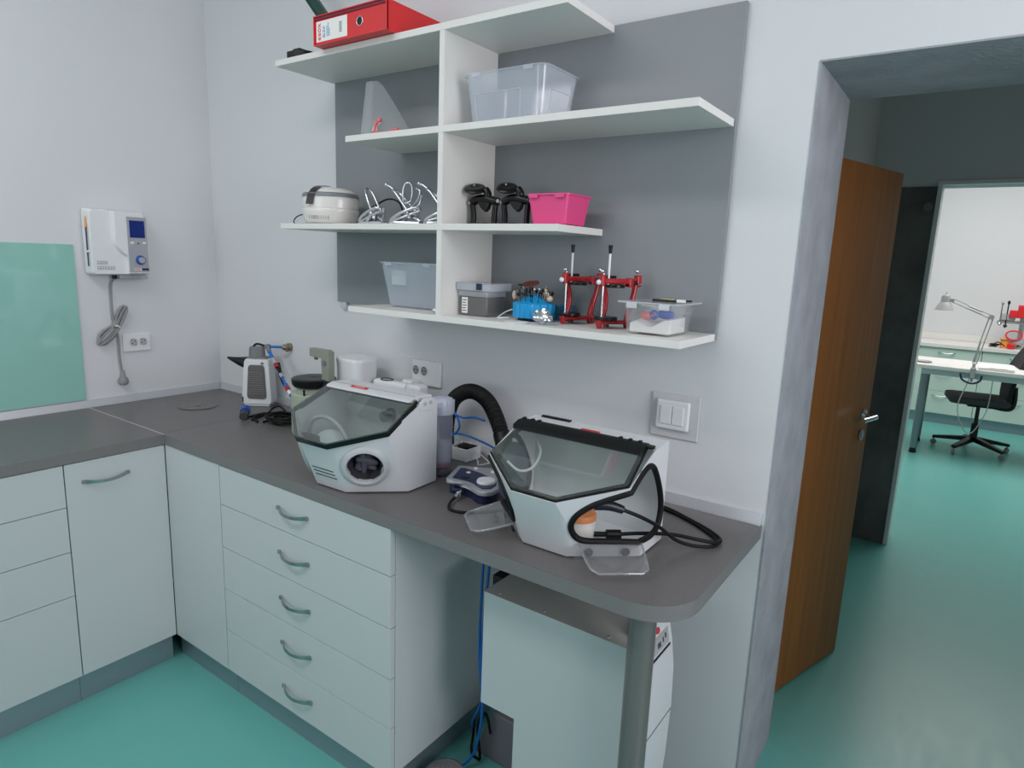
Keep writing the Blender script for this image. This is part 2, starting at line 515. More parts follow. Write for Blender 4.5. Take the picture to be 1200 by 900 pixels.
PH = .11
FX = .609          # face of left run
FY = -.587         # face of right run
ZT = H-.036
def left_unit(name, y0, y1, label):
    t = thing(name, label, 'cabinet', (.3, (y0+y1)/2, 0))
    b = MB(); b.box(.02, FX-.019, y0, y1, PH, ZT); part('carcass', b, LAM, t)
    b = MB(); b.box(FX-.04, FX-.034, y0, y1, 0, PH-.001); part('plinth', b, PLINTH, t)
    return t
t = left_unit('drawer_cabinet', -1.512, -.9105, 'white drawer cabinet at the left edge under the worktop with the green glass above')
zs = [PH, .4088, .5641, .7185, ZT-.002]
for i in range(4):
    b = MB(); b.box(FX-.018, FX, -1.511, -.9115, zs[i]+.0012, zs[i+1]-.0012, .0008)
    d = part('drawer', b, LAM, t)
    zc = zs[i+1]-.07
    bow_handle(d, (FX, -1.28, zc), (FX, -1.14, zc), (1, 0, 0))
t = left_unit('door_cabinet', -.9095, -.589, 'white cabinet with one tall door and a bowed handle beside the inner corner')
b = MB(); b.box(FX-.018, FX, -.9082, -.5885, PH+.0012, ZT-.003, .0008); d = part('door', b, LAM, t)
bow_handle(d, (FX, -.856, .793), (FX, -.718, .793), (1, 0, 0))
# right run: corner filler, five-drawer unit
t = thing('corner_cabinet', 'plain white corner cabinet front between the tall door and the five drawers', 'cabinet', (.78, -.3, 0))
b = MB(); b.box(FX+.002, .954, FY, FY+.018, PH, ZT-.001, .0008); part('front_panel', b, LAM, t)
b = MB(); b.box(FX-.035, .954, FY+.034, FY+.04, 0, PH-.001); part('plinth', b, PLINTH, t)
b = MB(); b.box(FX+.002, .954, FY+.02, -.02, PH, ZT-.001); part('carcass', b, LAM, t)
t = thing('drawer_cabinet', 'white cabinet with five equal drawers and bowed handles below the left sandblasting cabinet', 'cabinet', (1.355, -.3, 0))
b = MB(); b.box(.9555, 1.757, FY+.019, -.02, PH, ZT-.001, .0008); part('carcass', b, LAM, t)
b = MB(); b.box(.9555, 1.722, FY+.034, FY+.04, 0, PH-.001); b.box(1.716, 1.722, FY+.04, -.02, 0, PH-.001); part('plinth', b, PLINTH, t)
zs = [PH, .2645, .4195, .5724, .7253, ZT-.002]
for i in range(5):
    b = MB(); b.box(.9570, 1.7555, FY, FY+.018, zs[i]+.0012, zs[i+1]-.0012, .0008)
    d = part('drawer', b, LAM, t)
    zc = (zs[i+1]+zs[i])/2+.004
    bow_handle(d, (1.277, FY, zc), (1.413, FY, zc), (0, -1, 0))

# ------------------------------------------------------------------ wall shelf
Z1, Z2, Z3, Z4 = 2.195, 1.928, 1.659, 1.393
SY, PY = -.265, -.018
ST = .0185
t = thing('wall_shelf', 'white wall shelf unit of staggered boards on a grey back panel', 'shelf', (1.6, 0, Z4-ST))
b = MB(); b.box(.877, 2.372, PY, -.0015, 1.376, 2.196, .0006); part('back_panel', b, GREYPANEL, t)
for x0, x1, z in ((.869, 2.020, Z1), (1.219, 2.3675, Z2), (.874, 2.022, Z3), (1.224, 2.3717, Z4)):
    b = MB(); b.box(x0, x1, SY, PY, z-ST, z, .0008); part('shelf_board', b, SHELFW, t)
for za, zb in ((Z1-ST, Z2), (Z2-ST, Z3), (Z3-ST, Z4)):
    b = MB(); b.box(1.611, 1.629, SY+.001, PY, zb, za); part('divider', b, SHELFW, t)
b = MB(); b.box(.893, .925, -.017, -.003, 1.352, 1.376, .001); part('hanging_bracket', b, LAM, t)

# ------------------------------------------------------------------ things on the shelves
# binder lying on its side
t = thing('lever_arch_binder', 'red lever arch binder lying on the top shelf with a white label', 'binder', (1.28, -.16, Z1))
bx0, bx1, by0, by1, bz0, bz1 = 1.117, 1.437, -.300, -.025, Z1+.001, Z1+.086
b = MB()
b.box(bx0, bx1, by0, by1, bz0, bz0+.003); b.box(bx0, bx1, by0, by1, bz1-.003, bz1)
b.box(bx0, bx1, by0+.006, by0+.010, bz0+.003, bz1-.003)
b.box(bx0, bx0+.003, by0+.0, by0+.012, bz0+.003, bz1-.003); b.box(bx1-.003, bx1, by0+.002, by1, bz0+.003, bz1-.003)
part('cover', b, REDP, t)
b = MB(); b.box(bx0+.004, bx1-.004, by0+.003, by0+.0075, bz1-.012, bz1-.003); part('spine_lining', b, REDD, t, 'dark red lining strip')
b = MB(); b.box(bx0+.012, bx1-.012, by0+.02, by1-.01, bz0+.006, bz1-.02); part('paper_stack', b, PAPER, t)
yF = by0+.006
b = MB(); b.box(bx0+.008, bx0+.150, yF-.001, yF, bz0+.010, bz1-.016); lb = part('spine_label', b, PAPER, t)
b = MB()
M = frame((bx0+.022, yF-.0014, (bz0+bz1)/2-.004), (0, 0, 1), (-1, 0, 0))
text_mb('esox', .026, M, material=INKR, mb=b)
part('lettering', b, INKR, lb, 'red lettering'); b = MB()
text_mb('ELZA', .014, frame((bx0+.045, yF-.0014, (bz0+bz1)/2-.006), (0, 0, 1), (-1, 0, 0)), material=INKB, mb=b)
b.m(INKB)
for k, (dx, w) in enumerate(((.057, .030), (.063, .038), (.069, .022))):
    b.box(bx0+dx, bx0+dx+.0022, yF-.0014, yF-.001, bz0+.022, bz0+.022+w)
b.m(INK)
for k in range(9): b.box(bx0+.115, bx0+.127, yF-.0014, yF-.001, bz0+.026+k*.0034, bz0+.0275+k*.0034)
part('lettering', b, INK, lb)
b = MB(); b.torus((bx0+.205, yF, (bz0+bz1)/2), .0125, .0016, 'y', 28); part('finger_ring', b, CHROME, t)
b = MB(); b.cyl((bx0+.205, yF+.0, (bz0+bz1)/2), (bx0+.205, yF-.0008, (bz0+bz1)/2), .0115); part('finger_hole', b, BLK, t)
b = MB(); b.prism([(.930, -.262), (.985, -.262), (1.01, -.23), (1.01, -.18), (.930, -.18)], 'z', Z1+.0005, Z1+.022, .003); b.box(.945, .98, -.25, -.2, Z1+.022, Z1+.03, .002)
solo('stapler_box', b, BLK, 'small black plastic piece at the left end of the top shelf', 'small tool', (.94, -.22, Z1))
b = MB()
D = Vector((-.081, 0, .087)).normalized(); P0 = Vector((1.083, -.12, Z1+.022))
side = Vector((.087, 0, .081)).normalized()
def bar(b, p, q, u, w, v, h):
    u = Vector(u).normalized(); v = Vector(v).normalized()
    b.rings([[c+u*w+v*h, c-u*w+v*h, c-u*w-v*h, c+u*w-v*h] for c in (Vector(p), Vector(q))])
bar(b, P0, P0+D*.42, side, .018, (0, 1, 0), .007)
bar(b, P0+D*.012-side*.018+Vector((0, 0, .002)), P0+D*.42-side*.018, side, .003, (0, 1, 0), .009)
solo('dark_green_rod', b, DGREEN, 'dark green flat rod leaning out behind the red binder', 'rod', (1.083, -.12, Z1))

# ---- plastic bins: tapered, open, with rim, clips
def bin_(t, x0, x1, y0, y1, z0, h, m, taper=.014, th=.0022, r=.018, rim=.006, feet=True, name='tub', ribs=False):
    def loop(x0, x1, y0, y1, r, z):
        out = []
        for cx, cy, a0 in ((x1-r, y1-r, 0), (x0+r, y1-r, 90), (x0+r, y0+r, 180), (x1-r, y0+r, 270)):
            for k in range(5):
                a = math.radians(a0+k*22.5); out.append(Vector((cx+r*math.cos(a), cy+r*math.sin(a), z)))
        return out
    b = MB()
    zb = z0+(.004 if feet else 0)
    R_ = [loop(x0+taper, x1-taper, y0+taper, y1-taper, r*.7, zb),
          loop(x0, x1, y0, y1, r, z0+h-.004),
          loop(x0-rim, x1+rim, y0-rim, y1+rim, r+rim, z0+h-.004),
          loop(x0-rim, x1+rim, y0-rim, y1+rim, r+rim, z0+h),
          loop(x0-.0+th, x1-th, y0+th, y1-th, r, z0+h),
          loop(x0+taper+th, x1-taper-th, y0+taper+th, y1-taper-th, r*.7, zb+th)]
    b.rings(R_)
    if feet:
        for fx in (x0+taper+.02, x1-taper-.02):
            for fy in (y0+taper+.015, y1-taper-.015): b.box(fx-.012, fx+.012, fy-.008, fy+.008, z0+.0003, zb+.001, .001)
    if ribs:
        f = .55
        for xx in (x0+.35*(x1-x0), x0+.8*(x1-x0)):
            pass
    o = part(name, b, m, t)
    # side clips under the rim
    for xx in (x0+(x1-x0)*.18, x1-(x1-x0)*.18):
        b = MB(); b.box(xx-.014, xx+.014, y0-rim-.003, y0-rim+.001, z0+h-.012, z0+h-.001, .001)
        part('rim_clip', b, m, o)
    return o

def raised_lines(b, x0, x1, y0, y1, z0, h, taper, fx0, fx1, fz0, fz1):
    """moulded rectangle on the tapered front wall"""
    def yf(z): return y0+taper*(1-(z-z0)/h)-.0012
    def xl(f, z): 
        a = x0+taper*(1-(z-z0)/h); c = x1-taper*(1-(z-z0)/h); return a+(c-a)*f
    za, zb = z0+h*fz0, z0+h*fz1
    P = [Vector((xl(fx0, za), yf(za), za)), Vector((xl(fx0, zb), yf(zb), zb)), Vector((xl(fx1, zb), yf(zb), zb)), Vector((xl(fx1, za), yf(za), za))]
    b.tube(P, .0013, 6)

# large clear bin on shelf 2
t = thing('clear_storage_bin', 'large empty clear plastic bin on the second shelf right of the divider', 'storage bin', (1.79, -.12, Z2))
bx = (1.664, 1.934, -.222, -.040, Z2+.0005, .136)
o = bin_(t, *bx, MILKY, taper=.016, r=.024)
b = MB(); raised_lines(b, bx[0], bx[1], bx[2], bx[3], Z2, .136, .016, .12, .72, .08, .62)
def yside(b):
    x1 = bx[1]
    for f0, f1 in ((.25, .8),):
        P = []
        for yy, zf in ((f0, .05), (f0, .62), (f1, .62), (f1, .05)):
            z = Z2+.136*zf; xx = x1-.016*(1-zf)+.0012; P.append(Vector((xx, bx[2]+(bx[3]-bx[2])*yy, z)))
        b.tube(P, .0013, 6)
yside(b); part('moulded_frame', b, FROST, o)
# bin on shelf 4 left of divider
t = thing('clear_storage_bin', 'pale blue clear plastic bin on the bottom shelf left of the divider', 'storage bin', (1.44, -.11, Z4))
o = bin_(t, 1.282, 1.548, -.180, -.045, Z4+.0005, .148, MILKY, taper=.022, r=.02)
b = MB(); b.box(1.335, 1.400, -.1735, -.1725, 1.468, 1.515, .0004); part('paper_label', b, FROST, t)
b = MB()
for k in range(9):
    b.sphere((1.574+random.uniform(-.012, .012), -.215+random.uniform(-.01, .01), Z4+.007+random.uniform(0, .008)), .006, 1.2, .8, .8, 8, 6)
solo('foil_scrap', b, FOIL, 'tiny crumpled foil scrap in front of the pale blue bin', 'scrap', (1.574, -.215, Z4))

# face shield on shelf 2
t = thing('face_shield', 'clear plastic face shield with a coral frame standing on the second shelf', 'face shield', (1.28, -.16, Z2))
b = MB()
N = 12
def vis(u, w):   # u along the width 0..1, w up 0..1
    d = .185*u; top = .188 if u < .42 else .188-.150*((u-.42)/.58)**1.5
    d2 = d+.026*w*(top/.186)*(1-u); bow = -.03*math.sin(PI*(.1+.85*u))
    return Vector((1.172+d2*.86-bow*-.5, -.150+d2*.35+bow*.86, Z2+.001+top*w))
for i in range(N):
    for j in range(6):
        b.poly([vis(i/N, j/6), vis((i+1)/N, j/6), vis((i+1)/N, (j+1)/6), vis(i/N, (j+1)/6)])
part('visor', b, VISOR, t, solidify=.001)
b = MB(); b.tube([(1.203, -.150, Z2+.006), (1.222, -.158, Z2+.020), (1.242, -.162, Z2+.028), (1.270, -.168, Z2+.022), (1.31, -.17, Z2+.020), (1.345, -.168, Z2+.026)], .0045, 8, smooth=5)
b.tube([(1.242, -.162, Z2+.028), (1.243, -.158, Z2+.05), (1.255, -.152, Z2+.065)], .0035, 8, smooth=4)
b.tube([(1.242, -.162, Z2+.028), (1.236, -.155, Z2+.05), (1.240, -.148, Z2+.068)], .003, 8, smooth=4)
b.sphere((1.258, -.152, Z2+.066), .006, 1, 1, 1.3, 10, 8); b.sphere((1.348, -.168, Z2+.027), .006, 1.6, 1, 1, 10, 8)
b.box(1.200, 1.34, -.155, -.149, Z2+.0005, Z2+.006, .001)
part('frame', b, CORAL, t)
b = MB(); b.tube([(1.386, -.15, Z2+.004), (1.40, -.15, Z2+.005), (1.47, -.14, Z2+.004), (1.53, -.13, Z2+.004)], .003, 6); b.tube([(1.40, -.15, Z2+.004), (1.397, -.15, Z2+.026)], .002, 6)
solo('dental_hand_tool', b, STEEL, 'thin steel hand tool lying beside the face shield', 'tool', (1.45, -.14, Z2))

# ultrasonic cleaner on shelf 3
t = thing('ultrasonic_cleaner', 'oval cream ultrasonic cleaner on the left end of the third shelf', 'ultrasonic cleaner', (1.005, -.150, Z3), 30, world=False)
c = (0, 0, 0); sx, sy = .82, .66
b = MB(); b.lathe([(0, .006), (.104, .006), (.115, .016), (.123, .045), (.122, .052), (.119, .055), (.122, .058), (.122, .085), (.117, .1), (.11, .1), (0, .1)], c, 48, sx=sx, sy=sy); part('body', b, PLW2, t)
b = MB(); b.lathe([(0, .0), (.09, .0), (.1, .006), (0, .006)], c, 40, sx=sx, sy=sy); part('base', b, PLG, t)
b = MB(); b.lathe([(.1215, .094), (.1215, .098), (.119, .106), (.112, .109), (.1, .109), (.1, .094)], c, 48, sx=sx, sy=sy); part('grey_band', b, mat('band_grey', (120, 124, 130), .4), t)
b = MB(); b.lathe([(0, .1), (.110, .1), (.110, .107), (.098, .118), (.07, .126), (.03, .129), (0, .130)], c, 48, sx=sx, sy=sy); part('lid', b, PLW2, t)
b = MB(); rr = []
for k in range(11):
    a = k/10; ang = a
    x = c[0]-.046+.034*a
    yy = [-.0790, -.0785, -.0770, -.0745, -.070, -.061, -.048, -.034, -.022, -.010, .002][k]
    zz = c[2]+[.066, .084, .101, .108, .1145, .1215, .1275, .131, .132, .1325, .1325][k]
    w = .0125*(1-.1*a)
    rr.append([Vector((x-w, yy-.0025, zz)), Vector((x+w, yy-.0025, zz)), Vector((x+w, yy+.001, zz+.002)), Vector((x-w, yy+.001, zz+.002))])
b.rings(rr); part('control_strip', b, mat('smoky_strip', (52, 46, 52), .25), t)
b = MB()
for k in range(9): b.box(c[0]-.05+k*.0085, c[0]-.047+k*.0085, c[1]-.0785, c[1]-.0755, .018, .030)
part('air_slots', b, PLG, t)
t = thing('black_power_cord', 'black power cord looping behind the ultrasonic cleaner', 'cord', (1.2, -.08, Z3))
b = MB(); b.tube([(.95, -.16, Z3+.006), (.905, -.18, Z3+.004), (.884, -.215, Z3+.004), (.882, -.20, Z3+.028), (.92, -.17, Z3+.045)], .002, 6, smooth=6); part('thin_cable', b, BLKM, t)
b = MB(); b.tube([(1.12, -.1, Z3+.045), (1.15, -.07, Z3+.075), (1.2, -.06, Z3+.095), (1.25, -.06, Z3+.085), (1.27, -.06, Z3+.05), (1.25, -.06, Z3+.02), (1.19, -.07, Z3+.006), (1.13, -.08, Z3+.02)], .003, 6, smooth=6); part('cable', b, BLKM, t)
b = MB(); b.tube([(1.13, -.09, Z3+.004), (1.16, -.12, Z3+.03), (1.2, -.1, Z3+.045), (1.22, -.09, Z3+.004)], .003, 6, smooth=6)
part('cable', b, BLKM, t)

# chrome articulators on shelf 3
def chrome_artic(x, y, rz, label, kind):
    t = thing('chrome_articulator', label, 'articulator', (x, y, Z3+.0008), rz, 'chrome articulators on the third shelf', world=False)
    def loop(pts, r=.0042): 
        b = MB(); b.tube(pts, r, 8, closed=True, smooth=5); return b
    # cast base: triangular plate with a raised spine
    b = MB(); b.prism([(-.052, -.030), (-.030, -.036), (.052, -.012), (.052, .012), (-.030, .036), (-.052, .030), (-.030, 0)], 'z', .003, .011, .002)
    b.tube([(-.045, -.028, .008), (-.02, -.012, .022), (.02, -.004, .026), (.05, 0, .012)], .0065, 10, smooth=4)
    b.tube([(-.045, .028, .008), (-.02, .012, .022), (.02, .004, .026)], .0055, 10, smooth=4)
    for p in ((-.048, -.030), (-.048, .030), (.048, 0)): b.cyl((p[0], p[1], 0), (p[0], p[1], .012), .006, .004, 12)
    part('foot', b, CHROME, t)
    b = MB(); b.cyl((.022, -.026, .038), (.022, .026, .038), .0055, seg=12); b.tube([(.02, -.018, .02), (.022, -.018, .04), (.03, -.014, .058)], .006, 10, smooth=3); b.tube([(.02, .018, .02), (.022, .018, .04), (.03, .014, .058)], .006, 10, smooth=3)
    b.sphere((.022, -.029, .038), .0085, .7, 1, 1, 12, 8); part('hinge', b, CHROME, t)
    part('lower_bow', loop([(-.045, -.034, .012), (-.01, -.040, .030), (.03, -.034, .046), (.056, -.024, .052), (.058, -.014, .044), (.03, -.022, .034), (-.01, -.030, .020)], .0048), CHROME, t)
    if kind == 0:
        part('bow', loop([(.016, -.016, .038), (-.01, -.018, .070), (-.032, -.016, .106), (-.044, -.008, .118), (-.046, .006, .116), (-.034, .014, .100), (-.008, .016, .066), (.016, .014, .040)]), CHROME, t)
        b = MB(); b.prism([(-.02, .032), (.03, .034), (.0, .008)], 'y', -.032, -.026, .0015); part('side_plate', b, CHROME, t)
    else:
        part('bow', loop([(.02, -.018, .038), (-.006, -.022, .066), (-.034, -.022, .098), (-.05, -.016, .108), (-.05, .004, .106), (-.03, .012, .088), (.0, .014, .06), (.02, .014, .042)]), CHROME, t)
        part('upper_bow', loop([(-.014, -.006, .070), (-.016, -.008, .1), (-.008, -.006, .126), (.004, 0, .130), (.012, .004, .118), (.010, .006, .092), (.004, .002, .072)], .0038), CHROME, t)
        b = MB(); b.tube([(-.036, -.012, .100), (-.062, -.014, .118), (-.078, -.014, .124)], .0045, 8, smooth=3); b.sphere((-.080, -.014, .125), .0065, 1, 1, 1, 10, 8); part('incisal_pin', b, CHROME, t)
        b = MB(); b.tube([(.02, 0, .058), (.045, -.004, .082), (.052, -.006, .104), (.035, -.004, .112)], .0042, 8, smooth=4); b.tube([(.03, -.014, .05), (.058, -.016, .062), (.064, -.012, .09)], .004, 8, smooth=4); part('side_arm', b, CHROME, t)
    return t
chrome_artic(1.248, -.165, -12, 'chrome articulator with one tall bow beside the ultrasonic cleaner', 0)
chrome_artic(1.400, -.165, 4, 'chrome articulator in the middle of the three on the third shelf', 1)
chrome_artic(1.535, -.15, 10, 'chrome articulator closest to the shelf divider', 1)

# black articulators on shelf 3
def black_artic(x, y, rz, label, flip):
    t = thing('black_articulator', label, 'articulator', (x, y, Z3+.0005), rz, 'black articulators on the third shelf', world=False)
    b = MB(); b.box(-.052, .052, -.03, .03, 0, .004, .001); b.box(-.03, .03, -.04, .04, .004, .007, .001); part('base_plate', b, BLKG, t)
    for s_, x0 in ((-1, -.040), (1, .038)):
        b = MB(); b.tube([(x0, 0, .003), (x0+.001, 0, .03), (x0+.003*s_, 0, .058), (x0+.012*s_*.3, 0, .075)], .0085, 10, smooth=4); part('column', b, BLKG, t)
    b = MB(); b.tube([(-.045, 0, .068), (-.02, 0, .078), (.01, 0, .077), (.05, 0, .068)], lambda t_: .0125, 10, smooth=4)
    b.prism([(-.022, .07), (.026, .07), (.018, .048), (.008, .040), (-.006, .050)], 'y', -.008, .008, .002); part('crossbar', b, BLKG, t)
    b = MB()
    R3 = Matrix.Rotation(math.radians(14), 3, 'Y') @ Matrix.Rotation(math.radians(24), 3, 'X')
    rr = []
    for (r, h) in ((.0, -.005), (.026, -.005), (.030, 0), (.026, .006), (.018, .007), (.012, .004), (0, .004)):
        rr.append([R3 @ Vector((r*math.cos(2*PI*k/28)*1.12, r*math.sin(2*PI*k/28)*1.1, h))+Vector((-.030, -.006, .106)) for k in range(28)])
    b.rings(rr); b.tube([(.004, 0, .104), (.014, 0, .09), (.008, 0, .075)], .011, 10, smooth=3); part('upper_plate', b, BLKG, t)
    for p in ((-.050, -.004, .067), (.052, -.004, .07), (-.03, -.012, .116)):
        b = MB(); b.sphere(p, .0062 if p[2] < .1 else .0028, 1, 1, 1, 12, 8); part('silver_screw', b, PLG, t, 'silver screw')
    return t
black_artic(1.694, -.15, 0, 'black articulator beside the shelf divider', 0)
black_artic(1.803, -.14, 0, 'black articulator beside the pink basket', 1)

# pink basket
t = thing('pink_basket', 'pink plastic basket on the right end of the third shelf', 'basket', (1.955, -.15, Z3))
bin_(t, 1.884, 2.012, -.205, -.075, Z3+.0005, .082, PINK, taper=.011, r=.012, rim=.004)

# small lidded jar box (shelf 4)
t = thing('lidded_plastic_box', 'small lidded square plastic box with a white label next to the divider', 'plastic box', (1.70, -.14, Z4))
b = MB(); b.m(clear('smoky_box_plastic', (150, 150, 150), .55, .05, .1)); b.box(1.640, 1.745, -.188, -.10, Z4+.0005, Z4+.060, .006); part('body', b, None, t)
b = MB(); b.box(1.637, 1.748, -.192, -.097, Z4+.058, Z4+.076, .003); part('lid', b, FROST, t)
b = MB(); b.box(1.650, 1.672, -.1895, -.188, Z4+.008, Z4+.055, .0003); lb = part('label', b, PAPER, t)
b = MB(); b.m(INK); 
for k in range(5): b.box(1.653, 1.669-.003*(k % 2), -.190, -.1894, Z4+.014+k*.008, Z4+.0165+k*.008)
part('lettering', b, INK, lb)
t = thing('compartment_box', 'flat clear compartment box resting on the small lidded box', 'plastic box', (1.70, -.14, Z4+.0765))
b = MB(); x0, x1, y0, y1, z0 = 1.633, 1.762, -.196, -.09, Z4+.0765
b.box(x0, x1, y0, y1, z0, z0+.002); b.box(x0, x1, y0, y0+.0015, z0, z0+.02); b.box(x0, x1, y1-.0015, y1, z0, z0+.02); b.box(x0, x0+.0015, y0, y1, z0, z0+.02); b.box(x1-.0015, x1, y0, y1, z0, z0+.02)
for k in range(1, 5): b.box(x0+k*(x1-x0)/5-.0008, x0+k*(x1-x0)/5+.0008, y0+.002, y1-.002, z0+.002, z0+.018)
part('tray', b, FROST, t)
b = MB(); b.box(x0-.002, x1+.002, y0-.002, y1+.002, z0+.02, z0+.023, .001); part('lid', b, FROST, t)
b = MB(); b.box(x0+.078, x0+.098, y0-.004, y0-.0005, z0+.003, z0+.022, .001); part('clasp', b, NAVY, t, 'dark blue clasp')

# bur holder
t = thing('bur_holder', 'round cyan fluted holder full of small rotary tools on the bottom shelf', 'tool holder', (1.876, -.135, Z4))
cx, cy = 1.876, -.135
b = MB(); ringa = []
for (r, h) in ((.050, .008), (.059, .010), (.060, .05), (.053, .052), (.046, .054), (.032, .064), (.018, .074), (0.0001, .076)):
    ringa.append([Vector((cx+(r+(.0025*math.cos(16*a) if r > .05 else 0))*math.cos(a), cy+(r+(.0025*math.cos(16*a) if r > .05 else 0))*math.sin(a), Z4+h)) for a in [2*PI*k/96 for k in range(96)]])
b.rings(ringa); part('body', b, CYAN, t)
b = MB(); b.lathe([(0, .0005), (.045, .0005), (.046, .008), (0, .008)], (cx, cy, Z4), 32); part('base', b, BLK, t)
tools = MB()
for k in range(38):
    a = 2*PI*k/19+random.uniform(-.1, .1); r = (.044 if k < 19 else .026)+random.uniform(-.006, .006)
    p = Vector((cx+r*math.cos(a), cy+r*math.sin(a), Z4+(.052 if k < 19 else .062))); q = p+Vector((.008*math.cos(a), .008*math.sin(a), .018+random.uniform(0, .018)))
    b = MB(); b.cyl(p, q, .0012, seg=6)
    m_ = random.choice([STEEL, BLK, BLK, PLG2])
    b.sphere(q, .0042, 1, 1, random.choice([.6, 1.3]), 8, 6)
    part('rotary_bur', b, m_, t)
b = MB(); b.cyl((cx-.003, cy-.01, Z4+.085), (cx-.003, cy-.01, Z4+.104), .0015, seg=8); b.lathe([(0, 0), (.024, 0), (.024, .003), (0, .003)], (0, 0, 0), 28)
b = MB()
Rm = Matrix.Translation((cx-.002, cy-.018, Z4+.106)) @ Matrix.Rotation(math.radians(18), 4, 'X')
b.lathe([(0, -.0012), (.025, -.0012), (.025, .0012), (0, .0012)], (0, 0, 0), 32); b.cyl((0, 0, -.02), (0, 0, .004), .0016, seg=8); b.cyl((0, 0, .0012), (0, 0, .004), .004, seg=12); b.xf(Rm); part('brown_disc', b, BROWN, t, 'brown cutting disc')
for (dx, dy, dz, s_) in ((.034, .0, .086, .0085), (.044, -.004, .078, .008), (.055, -.004, .066, .0095), (-.063, -.01, .07, .007)):
    b = MB(); b.sphere((cx+dx, cy+dy, Z4+dz), s_, 1.1, .8, .9 if dx > 0 else 1.9, 12, 8)
    b.cyl((cx+dx*.6, cy+dy*.6, Z4+.05), (cx+dx, cy+dy, Z4+dz), .0012, seg=6); part('felt_wheel', b, BEIGE, t, 'beige felt wheel')
for (dx, dy, dz) in ((-.03, -.02, .1), (-.02, 0, .106), (-.035, -.025, .085)):
    b = MB(); b.tube([(cx+dx*.5, cy+dy*.5, Z4+.06), (cx+dx, cy+dy, Z4+dz), (cx+dx-.012, cy+dy, Z4+dz+.002)], .0018, 6); b.sphere((cx+dx-.006, cy+dy, Z4+dz+.001), .006, 1.6, .8, .5, 8, 6); part('black_brush', b, BLK, t, 'black brush')
b = MB(); b.tube([(cx-.055, cy, Z4+.03), (cx-.085, cy-.01, Z4+.022), (cx-.105, cy-.03, Z4+.0035), (cx-.09, cy-.05, Z4+.003), (cx-.06, cy-.04, Z4+.006)], .0018, 6, smooth=6)
solo('white_string', b, PAPER, 'thin white string lying left of the cyan tool holder', 'string', (cx-.09, cy-.02, Z4))
b = MB(); b.lathe([(0, .0002), (.035, .0002), (.035, .0016), (0, .0016)], (cx+.004, cy-.088, Z4), 30)
solo('white_disc', b, PAPER, 'flat white disc in front of the cyan tool holder', 'disc', (cx, cy-.08, Z4))
b = MB(); bmesh.ops.create_icosphere(b.bm, subdivisions=3, radius=1)
for v in b.bm.verts:
    k = .72+.5*random.random(); v.co = Vector((v.co.x*.029*k, v.co.y*.021*k, v.co.z*.0185*k)); v.co += Vector((1.962, -.222, Z4+.0225))
o = solo('foil_ball', b, FOIL, 'crumpled silver foil ball in front of the cyan tool holder', 'foil', (1.962, -.222, Z4), smooth=False)
t = thing('blue_plastic_tray', 'blue clear plastic tray behind the cyan tool holder', 'tray', (1.945, -.07, Z4))
bin_(t, 1.89, 1.955, -.075, -.025, Z4+.0005, .045, BLUECL, taper=.006, r=.008, rim=.002, feet=False)

# red articulators
def red_artic(x, y, label):
    t = thing('red_articulator', label, 'articulator', (x, y, Z4+.0008), 61, 'red articulators on the bottom shelf', world=False)
    k = 1.17
    b = MB()
    b.lathe([(0, 0), (.006, 0), (.009, .01), (.0085, .022), (0, .022)], (0, 0, 0), 20)
    b.box(-.006, .075*k, -.010, .012, .012, .022, .003)
    b.lathe([(0, 0), (.010, 0), (.012, .008), (.009, .022), (0, .026)], (.085*k, .012, 0), 20)
    b.lathe([(0, 0), (.008, 0), (.008, .012), (0, .02)], (.045*k, .045, 0), 20)
    b.box(.02*k, .06*k, .0, .05, .010, .018, .003)
    part('lower_frame', b, RED, t)
    b = MB(); b.lathe([(0, .022), (.030, .022), (.031, .027), (.029, .031), (0, .031)], (.024, .006, 0), 28); part('lower_plate', b, BLKG, t)
    b = MB(); b.tube([(.082*k, .014, .012), (.088*k, .014, .05), (.098*k, .014, .09), (.103*k, .014, .135)], lambda t_: .0085-.002*t_, 12, smooth=4); part('column', b, RED, t)
    b = MB(); b.tube([(.022*k, .03, .020), (.030*k, .03, .05), (.030*k, .03, .08), (.020*k, .026, .115), (.018*k, .02, .13)], .0075, 12, smooth=4); part('column', b, RED, t)
    b = MB(); b.box(.0, .078*k, -.008, .010, .118, .132, .003); b.box(.070*k, .082*k, -.01, .012, .110, .134, .003); b.box(-.006, .008, -.01, .01, .112, .142, .003); b.box(.1*k, .114*k, .004, .024, .11, .142, .004)
    part('upper_frame', b, RED, t)
    b = MB(); b.lathe([(0, .108), (.026, .108), (.027, .113), (.025, .117), (0, .117)], (.045, .004, 0), 28); b.box(.02, .055, .012, .028, .132, .139, .002); b.box(.087*k, .096*k, -.002, .012, .117, .127, .002); part('upper_plate', b, BLKG, t)
    b = MB(); b.cyl((.018*k, .0, .115), (.018*k, .0, .200), .003, seg=14); pin = part('incisal_pin', b, PLW, t, 'white pin')
    b = MB(); b.lathe([(0, .196), (.0042, .196), (.0048, .205), (.006, .2175), (0, .218)], (.018*k, .0, 0), 16); part('cap', b, BLK, pin, 'black cap')
    b = MB(); b.cyl((.004, -.002, .02), (.004, -.002, .145), .0022, seg=12); b.cyl((.08*k, .01, .122), (.1*k, .01, .122), .002, seg=10); b.sphere((0, .0, .150), .0055, 1, 1, 1, 12, 8); b.sphere((.104*k, .014, .152), .0058, 1, 1, 1, 12, 8)
    b.cyl((.098*k, -.003, .118), (.118*k, -.003, .118), .002, seg=8); part('steel_pins', b, CHROME, t)
    b = MB(); b.sphere((-.012, -.004, .122), .0068, 1, 1, 1, 12, 8); part('knob', b, PLW, t, 'white knob')
    return t
red_artic(1.984, -.150, 'red articulator beside the foil ball, left of its twin')
